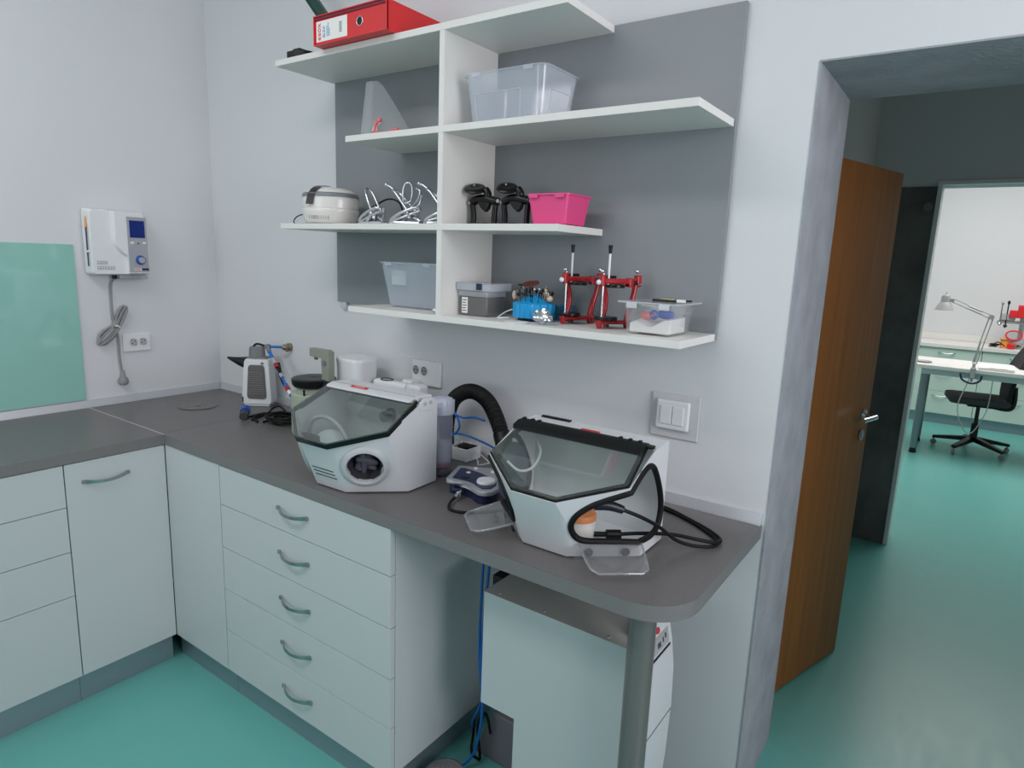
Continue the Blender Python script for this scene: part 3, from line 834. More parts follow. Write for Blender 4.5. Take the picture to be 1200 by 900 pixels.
red_artic(2.112, -.176, 'red articulator right next to the clear box with blue contents')

# clear box with contents
t = thing('clear_storage_box', 'lidded clear storage box with blue and white contents, right end of the bottom shelf', 'storage box', (2.26, -.14, Z4))
cb = (2.200, 2.332, -.222, -.075, Z4+.0005, .076)
bin_(t, *cb, ACRYL, taper=.008, r=.010, rim=.003)
b = MB(); b.box(2.188, 2.346, -.233, -.064, Z4+.077, Z4+.0825, .0025); part('lid', b, FROST, t)
for xx in (2.215, 2.300):
    b = MB(); b.box(xx, xx+.026, -.2365, -.232, Z4+.066, Z4+.081, .001); part('lid_clip', b, FROST, t)
b = MB(); rr = []
for k in range(8):
    u = k/7; zt = Z4+.008+.02*(1-u)+.006*math.sin(9*u)
    x = 2.214+.104*u
    rr.append([Vector((x, -.205, Z4+.006)), Vector((x, -.205, zt+(.03*u*u))), Vector((x, -.10, zt+.012+(.02*u))), Vector((x, -.10, Z4+.006))])
b.rings(rr)
solo('white_cloth', b, PAPER, 'folded white cloth inside the clear storage box', 'cloth', (2.26, -.15, Z4+.006))
b = MB(); b.sphere((2.285, -.150, Z4+.050), .017, 1.5, .8, .7, 16, 10); b.torus((2.262, -.170, Z4+.049), .009, .004, 'y', 16, 8)
solo('blue_tool_part', b, BLUEP, 'blue rounded piece inside the clear storage box', 'tool part', (2.28, -.15, Z4+.04))
b = MB(); b.sphere((2.243, -.165, Z4+.045), .013, 1.6, .8, .8, 16, 10)
solo('beige_wax_piece', b, CORAL, 'pinkish beige piece inside the clear storage box', 'wax piece', (2.243, -.165, Z4+.035))
zl = Z4+.083
b = MB(); b.box(2.256, 2.322, -.175, -.163, zl, zl+.006, .001, rot=rot('Z', 2)); mk = thing('black_marker', 'black flat pen with a white cap lying on the lid of the clear box', 'pen', (2.29, -.17, zl)); part('barrel', b, BLK, mk)
b = MB(); b.box(2.268, 2.294, -.160, -.130, zl+.0005, zl+.006, .001, rot=rot('Z', -12)); solo('sticky_note_pad', b, YEL, 'small pale yellow note pad on the lid of the clear box', 'note pad', (2.28, -.145, zl))
b = MB(); b.box(2.300, 2.338, -.125, -.115, zl+.0005, zl+.005, .001, rot=rot('Z', 4)); solo('black_marker', b, BLK, 'thin black strip at the back of the clear box lid', 'pen', (2.318, -.12, zl))
b = MB(); b.cyl((2.322, -.1786, zl+.0045), (2.343, -.176, zl+.0045), .004, seg=14); part('cap', b, PLW, mk, 'white cap')
# ------------------------------------------------------------------ wall unit with display (left wall)
t = thing('wall_control_unit', 'white wall mounted control unit with a blue display on the left wall', 'control unit', (0, -.44, 1.43))
b = MB(); b.box(.0005, .012, -.552, -.318, 1.455, 1.70, .004); b.box(.0005, .03, -.345, -.315, 1.45, 1.53, .004); part('wall_plate', b, PLW, t)
# body: left compartment (y low) and bulging right panel.  x = out of the wall
def loopx(y0, y1, z0, z1, x, r):
    out = []
    for cy, cz, a0 in ((y1-r, z1-r, 0), (y0+r, z1-r, 90), (y0+r, z0+r, 180), (y1-r, z0+r, 270)):
        for k in range(5):
            a = math.radians(a0+k*22.5); out.append(Vector((x, cy+r*math.cos(a), cz+r*math.sin(a))))
    return out
b = MB(); b.rings([loopx(-.557, -.335, 1.441, 1.700, .012, .012), loopx(-.557, -.345, 1.441, 1.697, .064, .014), loopx(-.553, -.349, 1.446, 1.690, .074, .012)])
body = part('body', b, PLW, t)
b = MB()
z0, z1 = 1.446, 1.69
pf = [(-.478, 1.693), (-.478, 1.58), (-.470, 1.555), (-.452, 1.532), (-.430, 1.516), (-.428, 1.446), (-.337, 1.446), (-.337, 1.66), (-.345, 1.678), (-.39, 1.690)]
pf = [(y-.009 if y > -.35 else y, z) for y, z in pf]
b.rings([[Vector((.070, y, z)) for y, z in pf], [Vector((.086, y*1.0, z)) for y, z in pf],
         [Vector((.098, -.4075+(y+.4075)*.93, 1.57+(z-1.57)*.965)) for y, z in pf]])
part('raised_front', b, PLW, t)
b = MB(); b.box(0.0970, 0.0995, -0.4300, -0.3520, 1.4535, 1.674, .001); fp = part('front_plate', b, SILV, t, 'grey front plate')
b = MB(); b.box(0.0992, 0.1005, -0.4200, -0.3610, 1.592, 1.660, .0005); part('display', b, LCD, fp, 'dark blue display')
b = MB(); b.lathe([(0, 0), (.019, 0), (.019, .004), (.016, .012), (0, .013)], (0.0995, -0.3850, 1.503), 32, axis='x'); k_ = part('dial', b, mat('dial_blue', (40, 78, 160), .3), fp, 'blue ringed dial')
b = MB(); b.lathe([(0, 0), (.013, 0), (.012, .004), (0, .0045)], (0.1115, -0.3850, 1.503), 28, axis='x'); part('dial_cap', b, SILV, k_)
b = MB()
for yy in (-0.4130, -0.3650): b.box(0.0995, 0.1015, yy-.0065, yy+.0065, 1.567, 1.576, .0015)
part('button', b, PLW, fp)
b = MB(); b.sphere((0.0995, -0.3890, 1.569), .0035, .6, 1, 1, 10, 8); part('button', b, NAVY, fp, 'small dark blue button')
b = MB(); b.m(NAVY); b.box(0.0992, 0.1002, -0.3810, -0.3530, 1.461, 1.470); b.m(PLW); b.box(0.0992, 0.1002, -0.4110, -0.3830, 1.461, 1.470); b.m(INKR); marks_mb(.024, .0055, frame((0.1005, -0.3970, 1.4655), (0, 1, 0), (0, 0, 1)), INKR, b, 6); part('brand_strip', b, NAVY, fp)
b = MB(); b.m(INK)
for r_, zz in ((3, 1.483), (5, 1.462)):
    for k in range(r_):
        y0 = -.538+k*.0135; w = .0095
        for (a0, a1, c0, c1) in ((y0, y0+w, 0, .0009), (y0, y0+w, .0125, .0134), (y0, y0+.0009, 0, .0134), (y0+w-.0009, y0+w, 0, .0134), (y0+.002, y0+w-.002, .004, .005)):
            b.box(.0735, .0747, a0, a1, zz+c0, zz+c1)
part('printed_symbols', b, INK, body)
b = MB(); b.box(.012, .07, -.455, -.345, 1.424, 1.441, .003); part('lower_tray', b, clear('tray_clear', (205, 210, 214), .55, .08, .1), t)
b = MB(); b.box(.03, .05, -.470, -.458, 1.424, 1.441, .002); part('cable_gland', b, BLK, t)
# brush clipped to the unit's left edge
t2 = thing('paint_brush', 'thin brush with dark blue handle clipped to the wall control unit', 'brush', (.055, -.561, 1.48))
b = MB(); b.cyl((.055, -.562, 1.475), (.055, -.5615, 1.625), .0022, .0028, 10); part('handle', b, NAVY, t2)
b = MB(); b.tube([(.055, -.5615, 1.625), (.055, -.561, 1.652), (.055, -.561, 1.668)], lambda u: .0035*(1-.8*u)+.0006, 10); part('bristles', b, ORANGE, t2)
b = MB(); b.box(.05, .062, -.566, -.556, 1.528, 1.536, .002); part('brush_clip', b, PLW, t)
# its cable, bundled, hanging down
t3 = thing('power_cable', 'bundled grey cable with a plug hanging down the wall under the control unit', 'cable', (.02, -.46, 1.2))
b = MB(); b.tube([(.035, -.462, 1.424), (.02, -.47, 1.40), (.018, -.473, 1.33), (.016, -.472, 1.27), (.02, -.470, 1.235)], .0042, 8, smooth=6)
for k, (dy, dz) in enumerate(((0, 0), (.006, -.006), (-.004, .007), (.010, .004))):
    b.tube([(.016+k*.003, -.470+dy*.3, 1.238), (.016+k*.003, -.447+dy, 1.280+dz), (.018+k*.003, -.428+dy*.6, 1.306+dz), (.018+k*.003, -.424+dy*.4, 1.285+dz), (.018+k*.003, -.442+dy*.2, 1.245), (.018+k*.003, -.475-dy*.3, 1.195-dz), (.018+k*.003, -.515-dy, 1.160-dz*.5), (.018+k*.003, -.533-dy*.5, 1.166), (.018+k*.003, -.525+dy, 1.190+dz), (.018+k*.003, -.495+dy, 1.222)], .0040, 8, closed=True, smooth=5)
b.tube([(.02, -.468, 1.225), (.022, -.458, 1.18), (.02, -.458, 1.10), (.018, -.452, 1.035)], .0042, 8, smooth=6); part('cord', b, CABLE, t3)
b = MB(); b.tube([(.006, -.50, 1.215), (.010, -.478, 1.226), (.034, -.466, 1.232), (.034, -.452, 1.222), (.012, -.448, 1.218)], .0025, 6, smooth=4); part('cable_tie', b, PLW, t3, 'white twist tie')
b = MB(); b.lathe([(0, 0), (.0065, 0), (.009, -.025), (.018, -.035), (.020, -.052), (.014, -.060), (0, -.061)], (.022, -.451, 1.04), 20); b.cyl((.005, -.462, .988), (.022, -.462, .988), .0024, seg=8); b.cyl((.005, -.443, .988), (.022, -.443, .988), .0024, seg=8); part('plug', b, CABLE, t3)

# double sockets
def socket_face(b, M, dark):
    """recess ring + pins, drawn in the local xy plane, z out"""
    q = MB(); q.m(dark); q.lathe([(.0, .0), (.0165, .0), (.0165, .0012), (0, .0012)], (0, 0, 0), 28)
    q.m(PLW); q.lathe([(.0195, 0), (.0205, .002), (.0165, .0025), (.0163, .0)], (0, 0, 0), 28)
    q.m(BLK); q.cyl((-.0065, 0, .001), (-.0065, 0, .0018), .0026, seg=10); q.cyl((.0065, 0, .001), (.0065, 0, .0018), .0026, seg=10)
    q.box(-.002, .002, .0115, .0155, .001, .002); q.box(-.002, .002, -.0155, -.0115, .001, .002)
    q.xf(M); return q
t = thing('double_socket', 'white double wall socket low on the left wall beside the hanging plug', 'socket', (0, -.378, 1.15))
b = MB(); b.box(.0003, .010, -.436, -.324, 1.116, 1.192, .003); part('cover_plate', b, PLW, t)
for yy in (-.394, -.355): part('socket_insert', socket_face(None, frame((.0101, yy, 1.155), (0, .8, .6), (0, -.6, .8)), mat('socket_recess', (176, 176, 176), .5)), None, t)
t = thing('double_socket', 'white double wall socket behind the left sandblasting cabinet', 'socket', (1.35, 0, 1.15))
b = MB(); b.box(1.275, 1.411, -.012, -.0003, 1.105, 1.196, .003); part('cover_plate', b, PLW, t)
for xx in (1.296, 1.336): part('socket_insert', socket_face(None, frame((xx, -.0121, 1.158), (1, 0, 0), (0, 0, 1)), mat('socket_recess_dark', (140, 140, 140), .5)), None, t)
# light switch
t = thing('light_switch', 'white double rocker light switch on a square clear plate right of the cabinets', 'switch', (2.28, 0, 1.15))
b = MB(); b.box(2.207, 2.347, -.006, -.0003, 1.088, 1.214, .003); part('backing_plate', b, mat('switch_plate', (204, 204, 206), .3), t)
b = MB(); b.box(2.226, 2.322, -.019, -.006, 1.114, 1.198, .006, 4); part('switch_frame', b, PLW, t)
for x0, x1 in ((2.240, 2.2730), (2.2750, 2.308)):
    b = MB(); b.box(x0, x1, -.0225, -.018, 1.130, 1.182, .002); part('rocker', b, PLW, t)

# ------------------------------------------------------------------ steam cleaner in the corner
t = thing('steam_cleaner', 'white and grey steam cleaner with a black nozzle standing in the worktop corner', 'steam cleaner', (.440, -.086, H), 34, world=False)
def rr_loop(x0, x1, z0, z1, y, r, zt=0):
    out = []
    for cx, cz, a0 in ((x1-r, z1-r, 0), (x0+r, z1-r, 90), (x0+r, z0+r, 180), (x1-r, z0+r, 270)):
        for k in range(5):
            a = math.radians(a0+k*22.5); X_ = cx+r*math.cos(a); Z_ = cz+r*math.sin(a)
            f = 1-.20*(Z_-z0)/(z1-z0)
            out.append(Vector((X_*f+.004*(Z_-z0)/.2, y, Z_)))
    return out
b = MB()
b.rings([rr_loop(-.064, .064, .012, .200, .034, .014), rr_loop(-.069, .069, .008, .206, .024, .016), rr_loop(-.069, .069, .008, .206, -.024, .016), rr_loop(-.064, .064, .012, .2, -.034, .014)])
part('housing', b, PLW, t)
b = MB(); b.rings([rr_loop(-.040, .044, .035, .182, -.0342, .014), rr_loop(-.040, .044, .035, .182, -.0375, .014), rr_loop(-.036, .040, .039, .178, -.0385, .012)]); g = part('grille', b, mat('grille_grey', (98, 96, 96), .45), t)
b = MB()
for k in range(11): b.box(-.034+.001*k*.3, .036-.001*k*.3, -.0405, -.038, .056+k*.0092, .0592+k*.0092, .001)
part('grille_rib', b, PLG2, g)
b = MB(); b.box(-.055, .055, -.03, .03, .0005, .009, .003); part('base', b, PLW, t)
b = MB(); b.rings([rr_loop(-.046, .05, .200, .214, -.022, .005), rr_loop(-.046, .05, .200, .214, .022, .005)]); b.lathe([(0, .205), (.036, .205), (.033, .25), (.028, .2565), (0, .257)], (-.004, 0, 0), 20, sy=.7); part('filler_cap', b, PLG2, t)
b = MB(); b.tube([(-.05, 0, .184), (-.078, 0, .189), (-.106, 0, .196), (-.134, 0, .204)], lambda u: .024*(1-u)+.0035, 16, smooth=4); part('nozzle', b, BLK, t)
b = MB(); b.box(-.062, -.056, -.036, -.033, .018, .042, .001); part('power_lamp', b, NAVY, t)
b = MB(); b.cyl((.03, -.035, .190), (.03, -.040, .190), .005, seg=14); part('screw', b, PLG2, t)

# compressed air connection on the back wall
t = thing('air_hose_fitting', 'compressed air wall tap with thin blue hose and red and silver couplings', 'air fitting', (.55, 0, 1.16))
b = MB(); b.lathe([(0, 0), (.016, 0), (.016, -.012), (.011, -.014), (.011, -.035), (0, -.036)], (.548, -.0004, 1.160), 20, axis='y'); b.lathe([(0, 0), (.007, 0), (.007, -.02), (0, -.02)], (.548, -.018, 1.16), 6, axis='z'); b.sphere((.548, -.03, 1.16), .013, 1, 1, 1, 12, 8); part('wall_tap', b, mat('brass_grey', (150, 140, 120), .35, metal=.8), t)
b = MB(); b.tube([(.545, -.035, 1.160), (.515, -.05, 1.160), (.488, -.062, 1.158)], .0055, 10, smooth=3); part('blue_hose', b, BLUE, t)
b = MB(); b.tube([(.49, -.062, 1.158), (.472, -.068, 1.158)], .011, 10); b.tube([(.478, -.066, 1.165), (.502, -.073, 1.138)], .009, 10); part('elbow', b, PLG2, t)
b = MB(); b.tube([(.472, -.07, 1.160), (.44, -.09, 1.168), (.425, -.10, 1.15), (.43, -.105, 1.12), (.455, -.11, 1.085)], .0045, 8, smooth=5); part('black_hose', b, BLKM, t)
def lerp(u): return Vector((.500, -.072, 1.140)).lerp(Vector((.735, -.135, .985)), u)
segs = [(lerp(0), lerp(.16), .0075, BLUE), (lerp(.16), lerp(.28), .0080, PLG), (lerp(.28), lerp(.36), .0090, RED), (lerp(.36), lerp(.50), .0050, BLK), (lerp(.50), lerp(.58), .0075, CHROME), (lerp(.58), lerp(.72), .005, BLUE), (lerp(.72), lerp(.78), .0085, BLUE), (lerp(.78), lerp(.86), .0105, RED), (lerp(.86), lerp(.94), .0085, PLW), (lerp(.94), Vector((.79, -.15, .94)), .006, BLUE)]
for p, q, r, m_ in segs:
    b = MB(); b.cyl(p, q, r, seg=12); part('coupling' if r > .006 else 'hose_section', b, m_, t)
b = MB(); b.tube([(.60, -.1, 1.06), (.65, -.11, 1.02), (.72, -.12, .975), (.78, -.13, .93)], .004, 8, smooth=5); b.tube([(.53, -.05, 1.09), (.59, -.08, 1.05), (.67, -.11, 1.0)], .006, 8, smooth=4); part('dark_hose', b, BLKM, t)

# black cable heap + blue plug
t = thing('coiled_cable', 'heap of coiled black cable with a blue plug on the worktop near the steam cleaner', 'cable', (.70, -.2, H))
b = MB()
for k in range(9):
    cx_, cy_ = .775+random.uniform(-.05, .05), -.185+random.uniform(-.03, .03); a0 = random.uniform(0, 6)
    rx, ry = random.uniform(.05, .085), random.uniform(.035, .055)
    b.tube([Vector((cx_+rx*math.cos(a0+2*PI*j/9), cy_+ry*math.sin(a0+2*PI*j/9), H+.006+.0045*(k % 4)+random.uniform(0, .012))) for j in range(9)], .0042, 7, closed=True, smooth=5)
b.tube([(.625, -.275, H+.012), (.61, -.24, H+.005), (.60, -.19, H+.005), (.62, -.15, H+.006), (.68, -.15, H+.012), (.72, -.18, H+.02)], .0042, 7, smooth=5)
b.tube([(.66, -.27, H+.005), (.64, -.22, H+.006), (.62, -.17, H+.008), (.60, -.13, H+.02), (.63, -.12, H+.03), (.70, -.14, H+.02)], .0042, 7, smooth=5)
b.tube([(.70, -.27, H+.005), (.64, -.25, H+.005), (.61, -.20, H+.005), (.66, -.16, H+.005), (.72, -.2, H+.008), (.72, -.26, H+.005)], .0042, 7, smooth=5)
part('cord', b, BLKM, t)
b = MB(); b.tube([(.628, -.285, H+.016), (.600, -.262, H+.018), (.585, -.25, H+.02)], lambda u: .0155, 14, smooth=2); part('plug', b, mat('plug_dark', (60, 62, 68), .5), t)
b = MB(); b.tube([(.590, -.254, H+.0205), (.560, -.230, H+.024)], lambda u: .019, 16); b.sphere((.558, -.228, H+.024), .018, 1, 1, 1, 14, 10); part('plug_cover', b, BLUEP, t, 'blue plug cover')

# plaster trimmer with black round top and swan arm
cx, cy = .965, -.205
t = thing('model_trimmer', 'pale green machine with a black round top and square arm behind the left sandblasting cabinet', 'dental machine', (cx, cy, H))
b = MB(); b.lathe([(0, .0005), (.080, .0005), (.083, .01), (.083, .150), (.079, .156), (.062, .158), (0, .158)], (cx, cy, H), 40); part('body', b, CELA, t)
b = MB(); b.lathe([(0, .158), (.062, .158), (.062, .178), (0, .178)], (cx, cy, H), 36); part('neck', b, CELA, t)
b = MB(); b.lathe([(0, .176), (.070, .176), (.079, .186), (.081, .205), (.076, .209), (.05, .2095), (.02, .209), (.016, .2075), (0, .2075)], (cx, cy, H), 48)
b.prism([(cx+.04, cy-.05), (cx+.12, cy+.01), (cx+.128, cy+.022), (cx+.04, cy+.06)], 'z', H+.188, H+.207, .003)
part('round_top', b, BLK, t)
b = MB(); b.cyl((cx+.035, cy-.072, H+.176), (cx+.035, cy-.072, H+.155), .004, seg=10); part('pin', b, BLK, t)
ax, ay = cx+.075, cy+.005
b = MB(); b.prism([(ax-.02, H+.205), (ax+.018, H+.205), (ax+.018, H+.312), (ax+.005, H+.318), (ax-.088, H+.318), (ax-.088, H+.288), (ax-.02, H+.288)], 'y', ay-.014, ay+.014, .002)
arm = part('arm', b, CELA2, t)
b = MB(); b.cyl((ax-.068, ay, H+.288), (ax-.068, ay, H+.276), .007, seg=14); b.cyl((ax-.004, ay-.014, H+.272), (ax-.004, ay-.019, H+.272), .009, seg=16); part('arm_screw', b, PLG2, arm)

# white canister behind
b = MB(); cx2, cy2 = 1.085, -.105
def sq_loop(hx, hy, r, z):
    out = []
    for sx_, sy_, a0 in ((1, 1, 0), (-1, 1, 90), (-1, -1, 180), (1, -1, 270)):
        for k in range(5):
            a = math.radians(a0+k*22.5); out.append(Vector((cx2+sx_*(hx-r)+r*math.cos(a), cy2+sy_*(hy-r)+r*math.sin(a), z)))
    return out
b.rings([sq_loop(.056, .046, .03, H+.0005), sq_loop(.060, .050, .03, H+.01), sq_loop(.066, .056, .032, H+.268), sq_loop(.068, .058, .033, H+.272), sq_loop(.068, .058, .033, H+.284), sq_loop(.062, .052, .032, H+.290)])
solo('white_canister', b, PLW, 'tall white plastic canister standing against the wall behind the left sandblasting cabinet', 'canister', (cx2, cy2, H))

# plug adapters at the rear socket
t = thing('power_strip', 'white power strip with a white cable under the wall socket behind the left cabinet', 'power strip', (1.30, -.09, 1.08))
b = MB(); b.box(1.165, 1.335, -.105, -.060, 1.055, 1.120, .012); b.box(1.335, 1.40, -.11, -.055, 1.07, 1.124, .012); part('housing', b, PLW, t)
b = MB(); b.box(1.27, 1.32, -.062, -.0125, 1.075, 1.125, .008); part('wall_adapter', b, PLW, t)
b = MB(); b.torus((1.22, -.083, 1.1215), .026, .0018, 'z', 28, 6, sy=.7); part('black_loop', b, BLK, t, 'thin black wire loop')
b = MB(); b.cyl((1.37, -.112, 1.085), (1.37, -.106, 1.085), .006, seg=12); b.box(1.34, 1.36, -.113, -.108, 1.09, 1.096, .001); part('switch', b, PLG, t)

# filter cylinder
t = thing('filter_cylinder', 'clear lilac capped filter cylinder standing right of the left sandblasting cabinet', 'filter', (1.634, -.262, H))
c = (1.636, -.255, H)
b = MB(); b.lathe([(0, .001), (.026, .001), (.030, .006), (.030, .018), (.024, .024), (.024, .03), (0, .03)], c, 32); part('foot', b, mat('dark_lilac', (92, 88, 100), .3), t)
b = MB(); b.lathe([(0, .028), (.030, .028), (.0335, .04), (.0335, .198), (0, .198)], c, 36); part('bowl', b, LILAC, t)
b = MB(); b.lathe([(0, .036), (.029, .036), (.0295, .050), (.0295, .108), (0, .112)], c, 30); part('filter_element', b, PLW, t)
b = MB(); b.lathe([(0, .03), (.0325, .03), (.0335, .042), (.0335, .046), (0, .046)], c, 30); part('pink_ring', b, mat('dusty_pink', (150, 110, 130), .4), t)
b = MB(); b.lathe([(0, .196), (.037, .196), (.038, .205), (.038, .232), (.032, .242), (.02, .247), (0, .248)], c, 36); cap = part('cap', b, mat('lilac_cap', (176, 180, 196), .35), t)
b = MB()
for k in range(14):
    a = 2*PI*k/14; b.box(c[0]+.037*math.cos(a)-.0015, c[0]+.037*math.cos(a)+.0015, c[1]+.037*math.sin(a)-.0015, c[1]+.037*math.sin(a)+.0015, H+.206, H+.238, .0005)
part('cap_rib', b, MATS['lilac_cap'], cap)

# corrugated black hose
t = thing('suction_hose', 'thick corrugated black suction hose arching behind the two sandblasting cabinets', 'hose', (1.7, -.1, H))
hp = spline([Vector(p) for p in ((1.50, -.07, .93), (1.50, -.07, 1.01), (1.525, -.075, 1.085), (1.575, -.08, 1.125), (1.63, -.085, 1.135), (1.69, -.095, 1.115), (1.74, -.11, 1.065), (1.785, -.13, 1.0), (1.83, -.165, .962), (1.90, -.20, .955), (1.98, -.225, .955))], 40)
b = MB(); n_ = len(hp); b.tube(hp[:int(n_*.66)], lambda u: .0245+.0014*math.sin(u*2*PI*58), 18); part('corrugated_tube', b, BLKM, t)
b = MB(); b.tube(hp[int(n_*.655):], lambda u: .0275 if u < .55 else .024, 18); part('hose_end', b, BLK, t)
# blue thin tubes
t = thing('air_tubes', 'thin blue air tubes curving behind the filter cylinder', 'tube', (1.6, -.08, H))
for P in ([(1.53, -.09, 1.09), (1.55, -.10, 1.058), (1.59, -.10, 1.046), (1.64, -.1, 1.055), (1.69, -.11, 1.055)], [(1.54, -.10, .982), (1.58, -.10, .988), (1.63, -.10, .986), (1.73, -.115, .975), (1.80, -.13, .955)], [(1.535, -.095, 1.07), (1.57, -.1, 1.04), (1.578, -.1, 1.01), (1.56, -.1, .985), (1.53, -.1, .965), (1.51, -.1, .91)]):
    b = MB(); b.tube(P, .0036, 8, smooth=6); part('tube', b, BLUE, t)

# little transformer box
t = thing('transformer_box', 'small white box with a dark cavity on the worktop behind the blue control unit', 'box', (1.57, -.05, H))
b = MB(); z1 = H+.044
b.box(1.545, 1.625, -.115, -.110, H+.001, z1, .002); b.box(1.545, 1.625, -.045, -.040, H+.001, z1, .002); b.box(1.545, 1.550, -.11, -.045, H+.001, z1, .002); b.box(1.62, 1.625, -.11, -.045, H+.001, z1, .002); b.box(1.55, 1.62, -.11, -.045, H+.001, H+.01)
part('casing', b, PLW, t)
b = MB(); b.sphere((1.585, -.075, H+.038), .02, 1.4, 1, .6, 14, 8); b.torus((1.59, -.075, H+.042), .017, .006, 'z', 20, 8); part('coil', b, BLK, t)
b = MB(); b.tube([(1.62, -.08, H+.03), (1.66, -.1, H+.01), (1.68, -.12, H+.006), (1.72, -.10, H+.02)], .002, 6, smooth=5); b.tube([(1.62, -.07, H+.03), (1.65, -.08, H+.03), (1.70, -.08, H+.004)], .002, 6, smooth=5); part('wires', b, PLW, t)

# micromotor control unit
t = thing('micromotor_controller', 'silver and navy bench control unit with a round dial between the two cabinets', 'control unit', (1.82, -.29, H))
outl = [(1.704, -.255), (1.750, -.362), (1.758, -.369), (1.791, -.363), (1.816, -.359), (1.838, -.363), (1.862, -.378), (1.885, -.387), (1.906, -.383), (1.919, -.365), (1.915, -.33), (1.904, -.304), (1.815, -.204), (1.806, -.200), (1.712, -.246)]
def shrink(P, f, c=(1.82, -.285)): return [(c[0]+(x-c[0])*f, c[1]+(y-c[1])*f) for x, y in P]
b = MB(); b.prism(shrink(outl, .90), 'z', H+.001, H+.030, .002); part('base', b, NAVY, t)
b = MB(); b.prism(outl, 'z', H+.029, H+.043, .003); part('rim', b, SILV, t, 'silver rim')
dk = [(1.727, -.270), (1.765, -.352), (1.79, -.350), (1.820, -.346), (1.843, -.350), (1.862, -.362), (1.888, -.370), (1.904, -.352), (1.899, -.322), (1.872, -.287), (1.80, -.268), (1.737, -.262)]
b = MB(); b.prism(dk, 'z', H+.0425, H+.045, .0008); kp = part('keypad', b, mat('keypad_navy', (30, 40, 74), .3), t, 'dark blue keypad')
b = MB(); b.lathe([(0, 0), (.0265, 0), (.0275, .003), (.025, .008), (0, .0095)], (1.864, -.322, H+.045), 36); part('dial', b, PLW, t)
b = MB()
for x, y in ((1.773, -.289), (1.765, -.243), (1.823, -.235)): b.lathe([(0, 0), (.007, 0), (.006, .003), (0, .0035)], (x, y, H+.0435), 18)
part('button', b, PLW, t)
b = MB(); b.box(1.785, 1.806, -.338, -.322, H+.0445, H+.0462, .0005); part('display', b, BLK, kp)
b = MB(); b.cyl((1.80, -.33, H+.016), (1.815, -.385, H+.016), .0075, seg=16); b.cyl((1.815, -.385, H+.016), (1.822, -.408, H+.013), .0055, seg=14); part('connector', b, CHROME, t)
t = thing('handpiece_cable', 'black cable from the silver control unit curling under the left clear flap', 'cable', (1.85, -.42, H))
b = MB(); b.tube([(1.821, -.407, H+.013), (1.828, -.435, H+.008), (1.850, -.462, H+.0045), (1.89, -.458, H+.0045), (1.935, -.42, H+.0045), (1.97, -.36, H+.0045), (1.972, -.33, H+.0045)], .004, 8, smooth=6); part('cord', b, BLKM, t)
# ------------------------------------------------------------------ sandblasting cabinets (local coordinates, origin at front bottom centre, x right, y into depth)
hb, W_, yb, yk = .060, .191, .114, .237
ht, lt, zA = .060, -.062, .146
yC, zC = .030, .186
yT, zT = .156, .244
yK, zK = .237, .250
def V3(*a): return Vector(a)
fm, fr = V3(hb, 0, 0), V3(W_, yb, 0)
Bp, Cp = V3(ht, lt, zA), V3(W_, yC, zC)
Tp, Kp, Kb = V3(W_, yT, zT), V3(W_, yK, zK), V3(W_, yk, 0)
Ti = V3(W_-.016, yT, zT)
def mir(p): return V3(-p.x, p.y, p.z)
# chamfer plane basis
def plane_pt(p, q, r_, u, v): return p+(q-p)*u+(r_-p)*v

def shell_parts(t, holes_right_ch, side_cut, tag_holes=None, holes_left_ch=None):
    b = MB()
    # front face
    b.poly([mir(fm), fm, Bp, mir(Bp)])
    # bottom, back
    b.poly([mir(fm), mir(fr), mir(Kb), Kb, fr, fm])
    b.poly([mir(Kb), Kb, Kp, mir(Kp)])
    # top strip
    b.poly([mir(Tp), Tp, Kp, mir(Kp)])
    for s_ in (1, -1):
        f = (lambda p: p) if s_ == 1 else mir
        ch = [f(fm), f(fr), f(Cp), f(Bp)]
        sd = [f(fr), f(Kb), f(Kp), f(Tp), f(Cp)]
        if side_cut:
            chp, sdp = side_cut
            b.m(b.mats[0] if b.mats else POWW)
            l1 = [f(p) for p in chp]; l2 = [f(p) for p in sdp]
            # concave polygons, tessellated
            for L in (l1, l2):
                vs = [b.bm.verts.new(p) for p in L]
                for tri in tessellate_polygon([L]): b.bm.faces.new([vs[i] for i in tri])
        else:
            if holes_right_ch: b.poly(ch, [[f(p) for p in holes_right_ch]])
            else: b.poly(ch)
            b.poly(sd)
    # sloping rim round the glass opening (inward flange)
    return part('housing', b, POWW, t, solidify=.003, off=-1)

# glass plane outline (A..C..T both sides), offset outward
nG = (Tp-Bp).cross(V3(-1, 0, 0)).normalized()
if nG.z < 0: nG = -nG
gl = [mir(Bp), Bp, Cp, Ti, mir(Ti), mir(Cp)]
def inset(P, d):
    c = sum(P, V3(0, 0, 0))/len(P)
    n = len(P); out = []
    for i in range(n):
        a = (P[i]-P[i-1]).normalized(); e = (P[(i+1) % n]-P[i]).normalized()
        bis = (e-a); bis = bis.normalized() if bis.length > 1e-6 else (c-P[i]).normalized()
        s_ = max(.3, abs(a.cross(bis).length)); out.append(P[i]+bis*(d/s_))
    return out
def slab(b, P, h0, h1):
    b.rings([[p+nG*h0 for p in P], [p+nG*h1 for p in P]])
def band(b, P, Q, h0, h1, closed=True):
    """frame between loops P (outer) and Q (inner)"""
    b.rings([[p+nG*h0 for p in P], [p+nG*h1 for p in P], [p+nG*h1 for p in Q], [p+nG*h0 for p in Q]], closed=True)

